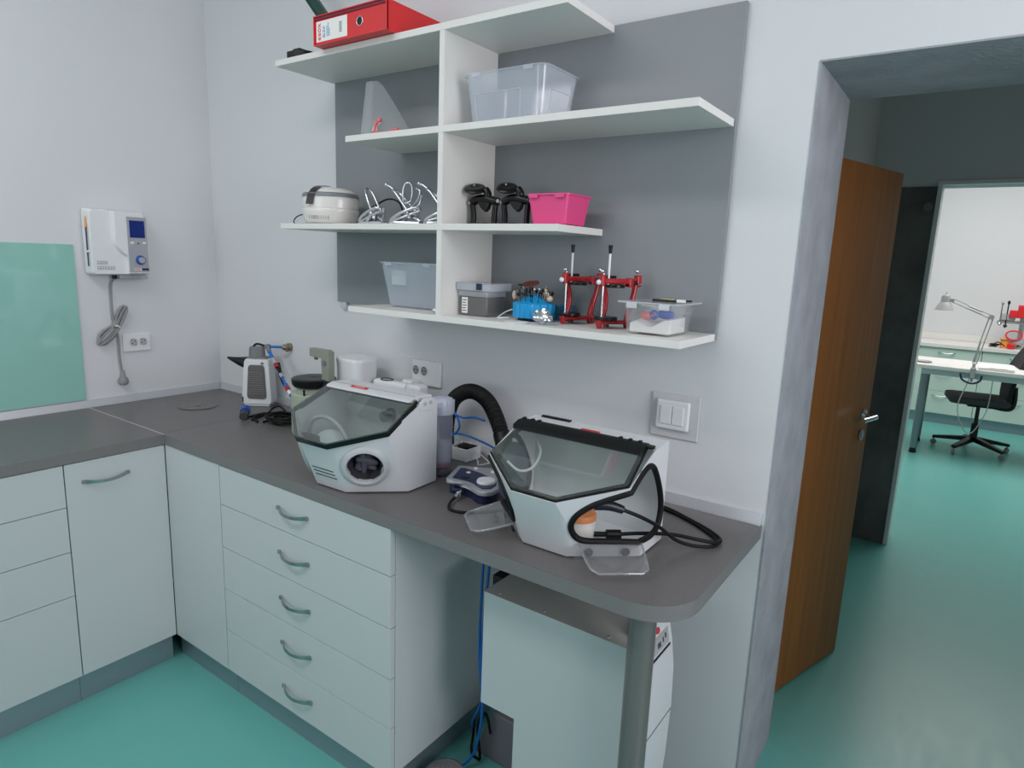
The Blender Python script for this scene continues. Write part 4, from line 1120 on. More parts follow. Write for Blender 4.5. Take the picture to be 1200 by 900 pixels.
# --- left cabinet: round ports, white hinged cover, black band under the glass
A1 = math.degrees(.0321)
t = thing('sandblasting_cabinet', 'white sandblasting cabinet with round glove ports, beside the lilac filter cylinder', 'sandblaster', (1.4869, -.5585, H), A1, 'white sandblasting cabinets on the worktop', world=False)
e1 = (fr-fm).normalized(); nC = e1.cross((Cp-fm)).normalized(); e2 = nC.cross(e1)
cen = V3(.1215, .0155, .084)
cen = cen-nC*nC.dot(cen-fm)
hole = [cen+e1*.050*math.cos(a)+e2*.050*math.sin(a) for a in [2*PI*k/32 for k in range(32)]]
lift = Matrix.Translation((0, 0, .004))
def put(mb): mb.xf(lift); return mb
b_ = shell_parts(t, hole, None)
b_.location.z += .004
for s_ in (1, -1):
    f = (lambda p: p) if s_ == 1 else mir
    rr = []
    nn = nC if nC.y < 0 else -nC
    for (r, h) in ((.0495, -.006), (.0495, .008), (.052, .011), (.060, .010), (.067, .004), (.068, -.001)):
        rr.append([f(cen+(e1*math.cos(a)+e2*math.sin(a))*r+nn*h) for a in [2*PI*k/40 for k in range(40)]])
    b = MB(); b.rings(rr, closed=True); part('port_ring', put(b), PLG if s_ < 0 else mat('port_grey', (186, 188, 192), .4), t)
    b = MB(); rr = []
    for (r, h) in ((.0494, -.001), (.047, -.012), (.036, -.03), (.02, -.055)):
        rr.append([f(cen+(e1*math.cos(a)*(1+.12*math.sin(5*a+h*90))+e2*math.sin(a)*(1+.15*math.cos(4*a)))*r+nn*h) for a in [2*PI*k/40 for k in range(40)]])
    b.rings(rr, cap0=False, cap1=True); g = part('glove_sleeve', put(b), mat('sleeve_charcoal', (44, 42, 50), .7), t)
    b = MB()
    for k in range(5):
        b.tube([f(cen+e1*(.034*math.cos(k*1.9))+e2*(.034*math.sin(k*1.9))-nn*.016), f(cen+e1*(.010*math.cos(k*1.3+.8))+e2*(.012*math.sin(k*1.3+.8))-nn*(.02+.004*k)), f(cen+e1*(.030*math.cos(k*1.9+2.6))+e2*(.030*math.sin(k*1.9+2.6))-nn*.014)], lambda u: .006+.007*math.sin(PI*u), 8, smooth=5)
    part('sleeve_fold', put(b), mat('sleeve_grey', (74, 72, 84), .6), g)
# vents on front face
b = MB()
for k in range(3):
    z = .060-k*.0115; y = lt*(z/zA)-.0008
    b.box(-.048+.002*k, .040+.002*k, y-.0006, y+.002, z, z+.0026)
part('vent_slot', put(b), BLK, t)
b = MB()
for x, y in ((-.04, .02), (.04, .02), (-.16, .21), (.16, .21)): b.cyl((x, y, 0), (x, y, .005), .011, seg=16)
part('rubber_foot', b, BLKM, t)
lid = inset(gl, -.004)
b = MB(); band(b, inset(gl, -.007), inset(gl, .001), -.004, .011)
part('seal_band', put(b), BLK, t)
b = MB(); slab(b, inset(gl, -.006), .0112, .0152); part('glass_lid', put(b), GLASS, t)
# hinged white cover along the top
b = MB()
q0 = yT-.020; zq0 = zT-.020*(zT-zA)/(yT-lt)+.020
b.prism([(q0, zq0-.003), (q0+.001, zq0+.003), (yT+.005, zT+.022), (yK-.005, zK+.012), (yK-.001, zK+.001), (yT+.01, zT+.004)], 'x', -.172, .172, .001)
cv = part('hinged_cover', put(b), POWW, t)
b = MB(); b.box(-.172, .172, yT+.004, yT+.0055, zT+.0205, zT+.0222); part('groove', put(b), PLG2, cv)
b = MB(); M = frame((-.045, (q0+yT)/2+.009, (zq0+zT+.025)/2+.0012), (1, 0, 0), (0, yT+.005-q0, zT+.022-zq0-.003))
q = MB(); q.box(-.036, .036, -.0068, .0068, .0, .0010); q.xf(M); lb = part('red_label', put(q), REDL, cv, 'red label')
q = MB(); q.m(mat('label_white_print', (225, 170, 165), .6)); marks_mb(.044, .006, frame(M @ V3(0, 0, .0013), M.to_3x3() @ V3(1, 0, 0), M.to_3x3() @ V3(0, 1, 0)), MATS['label_white_print'], q, 7); part('lettering', put(q), None, lb)
b = MB()
for (yy, zz) in ((yT+.022, zT+.002), (yT+.046, zT+.003)): b.cyl((W_-.001, yy, zz), (W_+.0055, yy, zz), .0055, seg=16)
part('screw', put(b), CHROME, t)
b = MB(); b.prism([(yT+.005, zT-.018), (yT+.065, zT-.022), (yT+.065, zT+.014), (yT+.02, zT+.018), (yT+.002, zT+.006)], 'x', W_-.002, W_+.002, .001); part('hinge_plate', put(b), POWW, t)
# inside
b = MB(); b.lathe([(0, 0), (.017, 0), (.017, .03), (.013, .034), (0, .034)], (0, 0, 0), 24, axis='y'); b.xf(Matrix.Translation((.018, .190, .176))); b.cyl((.018, .222, .176), (.018, .234, .176), .022, seg=24); part('inner_nozzle', put(b), mat('grey_dark_plastic', (62, 66, 70), .45), t)
b = MB(); b.tube([(-.165, .070, .04), (-.168, .065, .10), (-.160, .060, .140), (-.138, .060, .168), (-.092, .060, .182), (-.046, .060, .172), (-.008, .055, .150), (.02, .05, .115), (.03, .05, .05)], .007, 10, smooth=6); part('inner_hose', put(b), PLG, t)
b = MB(); b.sphere((-.075, .070, .075), .062, 1.15, .75, 1.1, 24, 14); part('dust_bag', put(b), mat('pale_bag', (205, 212, 218), .6), t)
b = MB(); b.poly([V3(-.06, .232, .235), V3(.178, .232, .235), V3(.178, .222, .150), V3(-.13, .222, .150)]); part('deflector_plate', put(b), PLG, t, solidify=.002)

# --- right cabinet: large D-shaped openings with black seals, acrylic arm rests
t2 = thing('sandblasting_cabinet', 'white sandblasting cabinet with open arm holes and clear arm rests near the worktop end', 'sandblaster', (2.1769, -.5048, H), 0, 'white sandblasting cabinets on the worktop', world=False)
chl = [V3(.191, .0330, .1757), V3(.1711, .0214, .1668), V3(.1471, .0055, .1555), V3(.1227, -.0096, .142), V3(.1004, -.0207, .1238), V3(.0865, -.0245, .1053), V3(.0791, -.0203, .0819), V3(.0833, -.0059, .0579), V3(.0964, .0111, .0456), V3(.1287, .0404, .0428), V3(.1643, .0721, .0414)]
def on_bend(z): return fr+(Cp-fr)*(z/zC)
top_b, bot_b = on_bend(.1757), on_bend(.0395)
sdl = [V3(.191, .1063, .0382), V3(.191, .165, .0328), V3(.191, .2033, .0439), V3(.191, .2169, .0789), V3(.191, .2083, .1205), V3(.191, .1838, .1655), V3(.191, .1571, .1994), V3(.191, .1353, .2117), V3(.191, .107, .2118), V3(.191, .0691, .1957)]
loop = [top_b]+chl[1:]+[bot_b]+sdl
dense = spline(loop, 4, True)
def snap(p):
    # back on to the two planes
    if p.x > W_-.0004: return V3(W_, p.y, p.z)
    return p-nC*nC.dot(p-fm)
i0 = 0; i1 = (len(chl)-1+1)*4
chd = [snap(p) for p in dense[:len(chl)*4+1]]; chd[0] = top_b; chd[-1] = bot_b
sdd = [V3(W_, p.y, p.z) for p in dense[len(chl)*4:]]+[top_b]; sdd[0] = bot_b
chp = [fm, fr]+list(reversed(chd))+[Cp, Bp]
sdp = [fr, Kb, Kp, Tp, Cp]+[top_b]+list(reversed(sdd))[1:]
b_ = shell_parts(t2, None, (chp, sdp)); b_.location.z += .004
seal = [p for p in chd]+[p for p in sdd[1:-1]]
for s_ in (1, -1):
    b = MB(); b.tube([(p if s_ == 1 else mir(p)) for p in seal], .0072, 10, closed=True); part('rubber_seal', put(b), BLKM, t2)
b = MB()
for x, y in ((-.04, .02), (.04, .02), (-.16, .21), (.16, .21)): b.cyl((x, y, 0), (x, y, .005), .011, seg=16)
part('rubber_foot', b, BLKM, t2)
b = MB(); band(b, inset(gl, .002), inset(gl, .016), .0008, .004); part('glass_gasket', put(b), BLKM, t2)
b = MB(); slab(b, inset(gl, .005), .0045, .0085); part('glass_lid', put(b), GLASS, t2)
# bent black hinge bar
b = MB()
b.prism([(yT-.036, zT-.010), (yT-.036, zT+.002), (yT-.012, zT+.011), (yT+.008, zT+.011), (yT+.008, zT+.001), (yT+.0, zT+.001)], 'x', -.186, .172, .002)
for x in (-.176, -.15, -.13, .10, .125, .15): b.box(x-.004, x+.004, yT-.002, yT+.008, zT+.009, zT+.015, .001)
b.box(.168, .188, yT-.010, yT+.006, zT+.002, zT+.010, .002)
part('hinge_bar', put(b), BLK, t2)
b = MB(); M = frame((.0, yT+.030, zT+.0025), (1, 0, 0), (0, yK-yT, zK-zT))
q = MB(); q.box(-.026, .026, -.012, .012, -.0005, .0016); q.xf(M); lb = part('red_label', put(q), REDL, t2, 'red label')
q = MB(); marks_mb(.044, .006, frame(M @ V3(0, 0, .0013), (1, 0, 0), (0, 1, 0)), MATS['label_white_print'], q, 7); part('lettering', put(q), None, lb)
b = MB()
for k in range(12): b.box(-.165+k*.0075, -.161+k*.0075, yK-.014, yK-.001, zK-.002, zK+.0045, .0008)
part('vent_comb', put(b), BLK, t2)
# interior: cuffs, pot
b = MB(); rr = []
for (r, h) in ((1, 0), (.92, .012), (.6, .02), (.0001, .022)):
    rr.append([V3(-W_+.004+h, .125+.062*r*math.cos(a), .118+.078*r*math.sin(a)) for a in [2*PI*k/32 for k in range(32)]])
b.rings(rr); part('inner_cuff', put(b), mat('cuff_slate', (70, 84, 100), .6), t2)
b = MB(); b.tube([(-.15, .05, .17), (-.12, .06, .15), (-.10, .09, .155), (-.11, .14, .18), (-.14, .17, .2)], .0035, 8, smooth=6); part('inner_wire', put(b), PLW, t2)
b = MB(); b.lathe([(0, 0), (.034, 0), (.036, .058), (0, .058)], (.045, .085, .0045), 28); pot = part('sand_pot', put(b), PLW2, t2)
b = MB(); b.lathe([(0, .058), (.038, .058), (.038, .071), (.035, .074), (0, .074)], (.045, .085, .0045), 28); part('pot_lid', put(b), TERRA, pot, 'terracotta coloured lid')
# acrylic arm rests
nn = nC if nC.y < 0 else -nC
for s_ in (1, -1):
    f = (lambda p: p) if s_ == 1 else mir
    def PP(u, v, h): return f(fm+e1*u+e2*v+nn*h)
    L = (fr-fm).length
    b = MB(); b.rings([[PP(.018, -.002+.002, h), PP(L-.006, .002, h), PP(L-.002, .038, h), PP(.024, .041, h)] for h in (.002, .006)])
    ar = part('arm_rest', put(b), ACRYL, t2)
    # tray: from the top edge of the plate outward, with rounded front corners and a lip
    outd = V3(nn.x, nn.y, 0).normalized()
    cx_ = [(.024, 0), (.028, .055), (.034, .085), (.048, .1), (L-.03, .1), (L-.015, .088), (L-.012, .07), (L-.004, 0)]
    def TP(u, w, dz=0): 
        p = fm+e1*u+e2*.041+nn*.004+outd*w; return f(V3(p.x, p.y, p.z-.22*w+dz))
    b = MB(); b.rings([[TP(u, w, 0) for u, w in cx_], [TP(u, w, .003) for u, w in cx_]])
    part('tray', put(b), ACRYL, ar)
    b = MB(); b.tube([TP(u, w, .0) for u, w in cx_[0:]], .0030, 8); part('tray_lip', put(b), clear('acrylic_edge', (195, 200, 204), .32, .12, .05), ar)
    for u in (.048, L-.040):
        b = MB(); rr = []
        for (r, h) in ((.0001, .006), (.0100, .006), (.0105, .009), (.0092, .0115), (.0001, .012)):
            rr.append([f(fm+e1*(u+r*math.cos(a))+e2*(.020+r*math.sin(a))+nn*h) for a in [2*PI*k/20 for k in range(20)]])
        b.rings(rr); part('thumb_screw', put(b), mat('screw_grey', (26, 27, 30), .5), ar)
# black handpiece and cables through the right opening
t = thing('foot_control_cable', 'black cables with a barrel connector looping out of the open right arm hole', 'cable', (2.35, -.3, H))
b = MB(); b.tube([(2.240, -.412, .928), (2.282, -.378, .928)], .0062, 12); b.tube([(2.275, -.384, .928), (2.302, -.362, .928)], .0115, 16); part('barrel_connector', b, BLK, t)
b = MB(); b.tube([(2.300, -.362, .928), (2.34, -.325, .929), (2.40, -.285, .930), (2.452, -.262, .925), (2.488, -.222, .912), (2.485, -.18, .907), (2.44, -.14, .906), (2.38, -.105, .905), (2.31, -.07, .905), (2.25, -.06, .905)], .0048, 8, smooth=6); part('cord', b, BLKM, t)
b = MB(); b.tube([(2.292, -.490, 1.040), (2.320, -.470, 1.038), (2.343, -.450, 1.028)], lambda u: .0135-.004*u, 14, smooth=3); part('handpiece_plug', b, mat('dark_navy_plastic', (16, 20, 36), .4), t, 'dark navy plug')
b = MB(); b.tube([(2.341, -.452, 1.029), (2.358, -.432, 1.018), (2.378, -.402, 1.0), (2.395, -.355, .970), (2.42, -.30, .925), (2.455, -.262, .908), (2.485, -.225, .904), (2.478, -.185, .904), (2.42, -.135, .904), (2.35, -.095, .904), (2.28, -.07, .904)], .0044, 8, smooth=6); part('cord', b, BLKM, t)
t = thing('edge_fitting', 'small black clip below the left clear arm rest', 'clip', (1.99, -.44, H))
b = MB(); b.box(1.985, 2.000, -.452, -.438, H+.001, H+.016, .002); b.cyl((1.99, -.445, H+.016), (1.99, -.445, H+.022), .004, seg=10); part('body', b, BLK, t)

# ------------------------------------------------------------------ under the worktop
t = thing('table_leg', 'chrome tubular table leg under the rounded worktop end', 'table leg', (2.428, -.492, 0))
b = MB(); b.cyl((2.428, -.492, .02), (2.428, -.492, ZT-.006), .030, seg=40); part('tube', b, mat('leg_brushed_steel', (128, 122, 120), .28, metal=.5), t)
b = MB(); b.lathe([(0, 0), (.036, 0), (.036, .015), (.031, .022), (0, .022)], (2.428, -.492, 0.0003), 36); part('foot', b, BLK, t)
b = MB(); b.lathe([(0, ZT-.007), (.045, ZT-.007), (.045, ZT-.0005), (0, ZT-.0005)], (2.428, -.492, 0), 36); part('top_flange', b, STEEL, t)

t = thing('dust_extractor', 'large pale grey dust extractor cabinet standing under the right worktop', 'dust extractor', (2.17, -.25, 0))
ux0, ux1, uy0, uy1, uz1 = 1.966, 2.385, -.450, -.22, .700
nx, nz = 2.077, .372
b = MB()
b.prism([(ux0, nz), (nx, nz), (nx, .02), (ux1, .02), (ux1, uz1), (ux0, uz1)], 'y', uy0, uy1, 0)
part('housing', b, mat('grey_white_enamel', (186, 192, 194), .4), t)
b = MB(); b.box(ux0-.001, ux1, uy0-.001, uy1, uz1-.0005, uz1+.0015); part('top_sheet', b, mat('warm_grey_enamel', (188, 184, 180), .4), t)
b = MB()
for x in (ux0+.04, (ux0+ux1)/2-.03, ux1-.06): b.sphere((x, uy0+.016, uz1+.0015), .004, 1, 1, .6, 10, 6)
part('screw', b, SCREW, t)
b = MB()
pr = [(ux1, .02), (2.393, .02), (2.405, .12), (2.417, .30), (2.421, .45), (2.418, .56), (2.408, .64), (2.393, .715), (2.386, .732), (ux1, .732)]
# front cover with rounded profile facing +x, extends between y -.42 and -.05
b.prism([(x, z) for x, z in pr], 'y', -.410, -.235, .006); fc = part('front_cover', b, POWW, t)
b = MB(); b.box(2.4205, 2.4225, -.408, -.237, .44, .4415); part('cover_seam', b, PLG2, fc)
def slope_pt(y, z):   # point on the slanted upper part of the front cover
    x = 2.418-.010*(z-.56)/.08 if z < .64 else 2.408-.015*(z-.64)/.075
    return V3(x, y, z)
nrm = V3(.98, 0, .19)
def patch(y0, y1, z0, z1, h0, h1, bb):
    P = [slope_pt(y0, z0), slope_pt(y1, z0), slope_pt(y1, z1), slope_pt(y0, z1)]
    bb.rings([[p+nrm*h0 for p in P], [p+nrm*h1 for p in P]])
b = MB(); patch(-.395, -.262, .641, .676, 0, .002, b); cp = part('control_panel', b, PLG, fc, 'grey control panel')
b = MB(); patch(-.400, -.255, .628, .633, 0, .0025, b); part('panel_gap', b, BLK, fc)
for (y, z, w) in ((-.320, .655, .009), (-.296, .659, .003), (-.28, .663, .004)):
    b = MB(); patch(y-w, y+w, z-.006, z+.006, .0015, .0028, b); part('symbol', b, INK, cp)
b = MB(); b.sphere((2.399, -.318, .690), .009, .5, 1, 1, 16, 10); part('red_button', b, REDL, fc, 'red button')
# foot pedal & dark box behind notch
t = thing('foot_pedal', 'round ribbed grey foot pedal on the floor beside the drawer cabinet', 'foot pedal', (1.832, -.44, 0))
c = (1.83, -.435, 0)
b = MB(); b.lathe([(0, .0005), (.062, .0005), (.066, .01), (.066, .045), (.061, .06), (.052, .064), (0, .065)], c, 44); body = part('body', b, PLG2, t)
b = MB()
for k in range(13):
    y = -.042+k*.007; w = math.sqrt(max(.0, .044**2-y*y)); b.box(c[0]-w, c[0]+w, c[1]+y-.0012, c[1]+y+.0012, .0645, .067)
part('ribs', b, PLG2, body)
t = thing('vacuum_hose_box', 'dark grey sloped box on the floor behind the dust extractor notch', 'box', (1.92, -.25, 0))
b = MB(); b.prism([(1.80, .001), (1.99, .001), (1.99, .17), (1.865, .17)], 'y', -.255, -.12, .006); part('body', b, mat('charcoal_grey', (112, 110, 116), .55), t)
# blue hoses hanging
t = thing('air_hoses', 'pair of blue air hoses hanging beside the dust extractor down to the floor', 'hose', (1.86, -.3, .0))
b = MB(); b.tube([(1.872, -.30, .864), (1.868, -.30, .68), (1.850, -.30, .40), (1.861, -.30, .24), (1.856, -.305, .13), (1.843, -.32, .05), (1.815, -.345, .012), (1.78, -.37, .006)], .0042, 10, smooth=7); part('hose', b, BLUE, t)
b = MB(); b.tube([(1.852, -.30, .864), (1.846, -.30, .672), (1.842, -.30, .41), (1.852, -.295, .25), (1.838, -.29, .19), (1.81, -.28, .135), (1.80, -.27, .10)], .0042, 10, smooth=7); part('hose', b, BLUE, t)
t = thing('black_floor_cable', 'black cable curled on the floor behind the blue hoses', 'cable', (1.84, -.2, 0))
b = MB(); b.tube([(1.80, -.26, .12), (1.79, -.25, .05), (1.80, -.27, .006), (1.83, -.28, .006), (1.85, -.29, .03), (1.83, -.28, .12), (1.86, -.28, .18), (1.88, -.28, .12)], .0045, 8, smooth=6); part('cord', b, BLKM, t)
# side filler behind extractor
b = MB(); b.box(1.925, 1.9665, -.36, -.22, .58, .70, .004); part('connection_box', b, BLK, bpy.data.objects['dust_extractor'], 'black connection box')

# ------------------------------------------------------------------ wooden door
hx, hy = 2.437, JT+.012
ang = math.degrees(math.atan2(1.11-.655, 2.64-2.505))
L = math.hypot(2.64-hx, 1.11-hy)
t = thing('door_1', 'orange brown wooden door standing open into the corridor', 'door', (hx, hy, 0), ang, world=False)
t['kind'] = 'structure'
b = MB(); b.box(0, L, 0, .04, .008, 1.925, .0015); part('door_leaf', b, WOOD, t)
for side, s_ in ((-.0, -1), (.04, 1)):
    b = MB(); y = side
    b.lathe([(0, 0), (.022, 0), (.022, s_*.006), (0, s_*.007)], (L-.055, y, 1.03), 28, axis='y')
    b.cyl((L-.055, y, 1.03), (L-.055, y+s_*.05, 1.03), .008, seg=14)
    b.tube([(L-.055, y+s_*.048, 1.03), (L-.10, y+s_*.05, 1.03), (L-.165, y+s_*.05, 1.03)], .0095, 14)
    part('handle', b, CHROME, t)
    b = MB(); b.lathe([(0, 0), (.022, 0), (.022, s_*.006), (0, s_*.007)], (L-.055, y, .95), 28, axis='y'); b.box(L-.058, L-.052, y+s_*.004-.004, y+s_*.004+.004, .94, .96, .001); part('lock_rosette', b, STEEL, t)

# ------------------------------------------------------------------ far room furniture
def far_handle(par, x0, x1, z, y=6.5):
    b = MB(); pts = []
    for k in range(11):
        u = k/10; pts.append(V3(x0+(x1-x0)*u, y-.028*math.sin(PI*u)**.6, z-.012*math.sin(PI*u)))
    b.tube(pts, .005, 8); part('handle', b, CHROME, par)
def far_unit(x0, x1, label, zs, hl=.15):
    t = thing('far_cabinet', label, 'cabinet', ((x0+x1)/2, 6.8, 0))
    b = MB(); b.box(x0, x1, 6.519, 7.09, .11, .815); part('carcass', b, CABGREEN, t)
    b = MB(); b.box(x0, x1, 6.54, 6.55, 0, .109); part('plinth', b, PLINTH, t)
    for i in range(len(zs)-1):
        b = MB(); b.box(x0+.002, x1-.002, 6.5, 6.518, zs[i]+.0015, zs[i+1]-.0015, .001); d = part('drawer', b, CABGREEN, t)
        cx = (x0+x1)/2; far_handle(d, cx-hl/2, cx+hl/2, zs[i+1]-.045)
far_unit(2.45, 3.053, 'pale mint drawer cabinet along the far wall behind the desk lamp', [.11, .355, .585, .815])
far_unit(3.055, 3.66, 'pale mint drawer cabinet along the far wall behind the office chair', [.11, .355, .585, .815])
far_unit(1.845, 2.448, 'pale mint drawer cabinet along the far wall hidden mostly by the door frame', [.11, .355, .585, .815])
b = MB(); b.box(1.8, 4.4, 6.48, 7.095, .818, .856, .002); solo('far_worktop', b, DESK, 'white worktop along the far wall of the bright room', 'worktop', (3, 6.8, .818))
b = MB(); b.box(1.8, 4.4, 7.075, 7.099, .857, .925, .003); struct('trim_6', b, DESK)

t = thing('desk', 'white desk with grey round legs in the bright far room', 'desk', (3.3, 5.2, 0))
b = MB(); b.box(2.545, 4.1, 4.90, 5.58, .772, .803, .002); part('tabletop', b, DESK, t)
b = MB(); b.box(2.62, 4.05, 4.94, 4.965, .72, .771); b.box(2.62, 4.05, 5.50, 5.525, .72, .771); part('under_frame', b, LAM, t)
for x, y in ((2.645, 4.98), (2.645, 5.48), (4.02, 4.98), (4.02, 5.48)):
    b = MB(); b.cyl((x, y, .045), (x, y, .771), .0275, seg=20); lg = part('leg', b, LEGGREY, t)
    b = MB(); b.lathe([(0, .0003), (.027, .0003), (.03, .01), (.022, .045), (0, .045)], (x, y, 0), 20); part('foot', b, BLK, lg)
DZ = .803
# desk lamp
LAMPW = mat('lamp_grey_white', (176, 176, 176), .35)
t = thing('desk_lamp', 'white articulated desk lamp clamped to the desk in the far room', 'desk lamp', (2.985, 4.93, DZ))
b = MB(); b.box(2.965, 3.005, 4.885, 4.96, DZ, DZ+.014, .003); b.box(2.968, 3.002, 4.885, 4.899, DZ-.06, DZ, .003); b.box(2.968, 3.002, 4.885, 4.94, DZ-.074, DZ-.06, .003); b.cyl((2.985, 4.925, DZ-.105), (2.985, 4.925, DZ-.035), .008, seg=12); b.cyl((2.985, 4.925, DZ+.01), (2.985, 4.925, DZ+.05), .012, seg=14); part('clamp', b, LAMPW, t)
def arm(b, p, q, off): 
    p, q = V3(*p), V3(*q); d = (q-p).normalized(); s_ = V3(0, off, 0); u = d.cross(V3(0, 1, 0)).normalized()
    for k in (-1, 1): b.cyl(p+u*k*.014, q+u*k*.014, .0045, seg=8)
b = MB(); arm(b, (2.985, 4.925, DZ+.05), (3.045, 4.925, 1.245), 0); b.cyl((2.985, 4.915, DZ+.06), (3.0, 4.915, DZ+.24), .007, seg=8); part('lower_arm', b, LAMPW, t)
b = MB(); arm(b, (3.045, 4.925, 1.245), (2.765, 4.925, 1.365), 0); b.cyl((2.98, 4.915, 1.285), (2.88, 4.915, 1.325), .007, seg=8); b.cyl((3.045, 4.91, 1.245), (3.045, 4.94, 1.245), .02, seg=16); part('upper_arm', b, LAMPW, t)
b = MB(); b.lathe([(0, .105), (.02, .105), (.024, .1), (.033, .085), (.034, .045), (.037, .04), (.055, .012), (.068, -.022), (.071, -.028), (.069, -.028), (.053, .01), (.032, .038), (0, .04)], (2.712, 4.925, 1.305), 32); sh = part('lamp_shade', b, LAMPW, t)
b = MB(); b.box(2.735, 2.775, 4.915, 4.935, 1.35, 1.38, .003); b.cyl((2.712, 4.925, 1.405), (2.712, 4.925, 1.428), .006, seg=10); part('shade_joint', b, PLG, t)
b = MB(); b.tube([(2.985, 4.92, DZ-.02), (2.96, 4.89, DZ-.12), (2.92, 4.89, DZ-.3), (2.94, 4.9, DZ-.42), (2.97, 4.92, DZ-.48), (3.0, 4.95, DZ-.54), (3.05, 4.99, DZ-.55), (3.1, 5.0, DZ-.44), (3.13, 4.99, DZ-.3), (3.13, 4.97, DZ-.04)], .004, 6, smooth=5); part('cord', b, LAMPW, t)
b = MB(); b.tube([(2.90, 4.89, DZ-.04), (2.92, 4.885, DZ-.09), (2.985, 4.885, DZ-.115), (3.04, 4.885, DZ-.09), (3.05, 4.885, DZ-.04)], .008, 8, smooth=4)
solo('hanging_bracket_strap', b, NAVY, 'dark curved bracket under the desk edge below the lamp clamp', 'bracket', (2.98, 4.89, DZ-.1))
# paper / towels on desk
b = MB(); rr = []
for k in range(9):
    u = k/8; x = 3.02+.24*u; h = .028+.018*math.sin(2.4*u)+.004*math.sin(20*u)
    rr.append([V3(x, 4.94, DZ+.001), V3(x, 4.935, DZ+h*.6), V3(x, 4.97, DZ+h), V3(x, 5.13, DZ+h*.95), V3(x, 5.16, DZ+h*.5), V3(x, 5.155, DZ+.001)])
b.rings(rr); solo('folded_towel', b, PAPER, 'folded white towel lying on the desk beside the lamp', 'towel', (3.14, 5.05, DZ))
b = MB(); b.lathe([(0, .001), (.055, .001), (.065, .012), (.062, .013), (.05, .004), (0, .004)], (2.62, 5.1, DZ), 24); solo('small_dish', b, PLG, 'small flat grey dish at the left end of the desk', 'dish', (2.62, 5.1, DZ))

# office chair
t = thing('office_chair', 'black swivel office chair on a five star base behind the far desk', 'office chair', (3.075, 5.42, 0), world=False, rz=8)
for k in range(5):
    a = 2*PI*k/5+.35; d = V3(math.cos(a), math.sin(a), 0); p = V3(-d.y, d.x, 0)
    b = MB(); b.rings([[c+p*w+V3(0, 0, h), c-p*w+V3(0, 0, h), c-p*w-V3(0, 0, h), c+p*w-V3(0, 0, h)] for c, w, h in ((d*.03+V3(0, 0, .115), .026, .022), (d*.31+V3(0, 0, .075), .018, .012))]); lg = part('base_leg', b, BLK, t)
    b = MB()
    for s_ in (-1, 1): b.lathe([(0, -.011), (.024, -.011), (.026, 0), (.024, .011), (0, .011)], (0, 0, 0), 20, axis='y') if s_ < 0 else None
    b.cyl((0, 0, 0), (0, 0, .045), .006, seg=10)
    b.xf(Matrix.Translation(d*.30+V3(0, 0, .0265)) @ Matrix.Rotation(a+.6, 4, 'Z')); part('castor', b, PLG2, lg)
b = MB(); b.cyl((0, 0, .09), (0, 0, .26), .030, seg=20); b.cyl((0, 0, .26), (0, 0, .43), .016, seg=16); part('gas_lift', b, BLK, t)
b = MB(); b.box(-.10, .14, -.09, .09, .42, .455, .012); part('mechanism', b, BLK, t)
b = MB(); b.prism([(-.25, -.18), (-.2, -.22), (.16, -.21), (.2, -.17), (.2, .17), (.16, .21), (-.2, .22), (-.25, .18)], 'z', .455, .515, .02); part('seat', b, mat('grey_black_fabric', (66, 64, 66), .9), t)
b = MB(); rr = []
for k in range(9):
    u = k/8; z = .46+.62*u; xo = .20+.05*math.sin(PI*u)*-1+.17*u**1.2; w = .10+.12*math.sin(PI*(.18+.72*u))
    rr.append([V3(xo, -w, z), V3(xo+.02, -w*.5, z), V3(xo+.025, 0, z), V3(xo+.02, w*.5, z), V3(xo, w, z), V3(xo-.03, w*.9, z), V3(xo-.022, 0, z), V3(xo-.03, -w*.9, z)])
b.rings(rr); part('backrest', b, FABRIC, t)
b = MB(); b.tube([(.10, 0, .43), (.22, 0, .42), (.25, 0, .48), (.24, 0, .62)], .022, 10, smooth=4); part('back_bracket', b, BLK, t)

# milling / surveyor device on the far worktop
FZ = .857
t = thing('dental_surveyor', 'silver and red dental surveying stand at the right edge on the far worktop', 'surveyor', (3.36, 6.75, FZ))
b = MB(); b.cyl((3.345, 6.78, FZ+.01), (3.345, 6.78, FZ+.42), .024, seg=20); b.box(3.24, 3.46, 6.66, 6.88, FZ+.001, FZ+.018, .004); part('column', b, STEEL, t)
b = MB(); b.box(3.13, 3.44, 6.745, 6.79, FZ+.245, FZ+.275, .004); b.box(3.16, 3.28, 6.73, 6.80, FZ+.275, FZ+.35, .01); part('arm', b, PLG, t)
b = MB(); b.box(3.225, 3.31, 6.70, 6.81, FZ+.31, FZ+.385, .006); b.box(3.29, 3.42, 6.68, 6.82, FZ+.31, FZ+.44, .008); part('red_block', b, REDP, t, 'red block')
for x, z0_, z1_, m_ in ((3.155, .22, .47, STEEL), (3.205, .20, .48, BLK)):
    b = MB(); b.cyl((x, 6.735, FZ+z0_+.03), (x, 6.735, FZ+z1_), .006, seg=10); b.lathe([(0, 0), (.004, 0), (.02, .02), (.012, .035), (0, .036)], (x, 6.735, FZ+z0_), 14); b.sphere((x, 6.735, FZ+z1_-.02), .013, 1, 1, 1.6, 12, 8); part('spindle', b, m_, t)
b = MB(); b.lathe([(0, 0), (.075, 0), (.085, .03), (.07, .055), (0, .055)], (3.315, 6.70, FZ+.045), 30); part('round_table', b, PLG, t)
b = MB(); b.torus((0, 0, 0), .066, .008, 'z', 36, 10); b.xf(Matrix.Translation((3.29, 6.66, FZ+.135)) @ Matrix.Rotation(math.radians(40), 4, 'X')); part('red_ring', b, REDP, t, 'red ring')
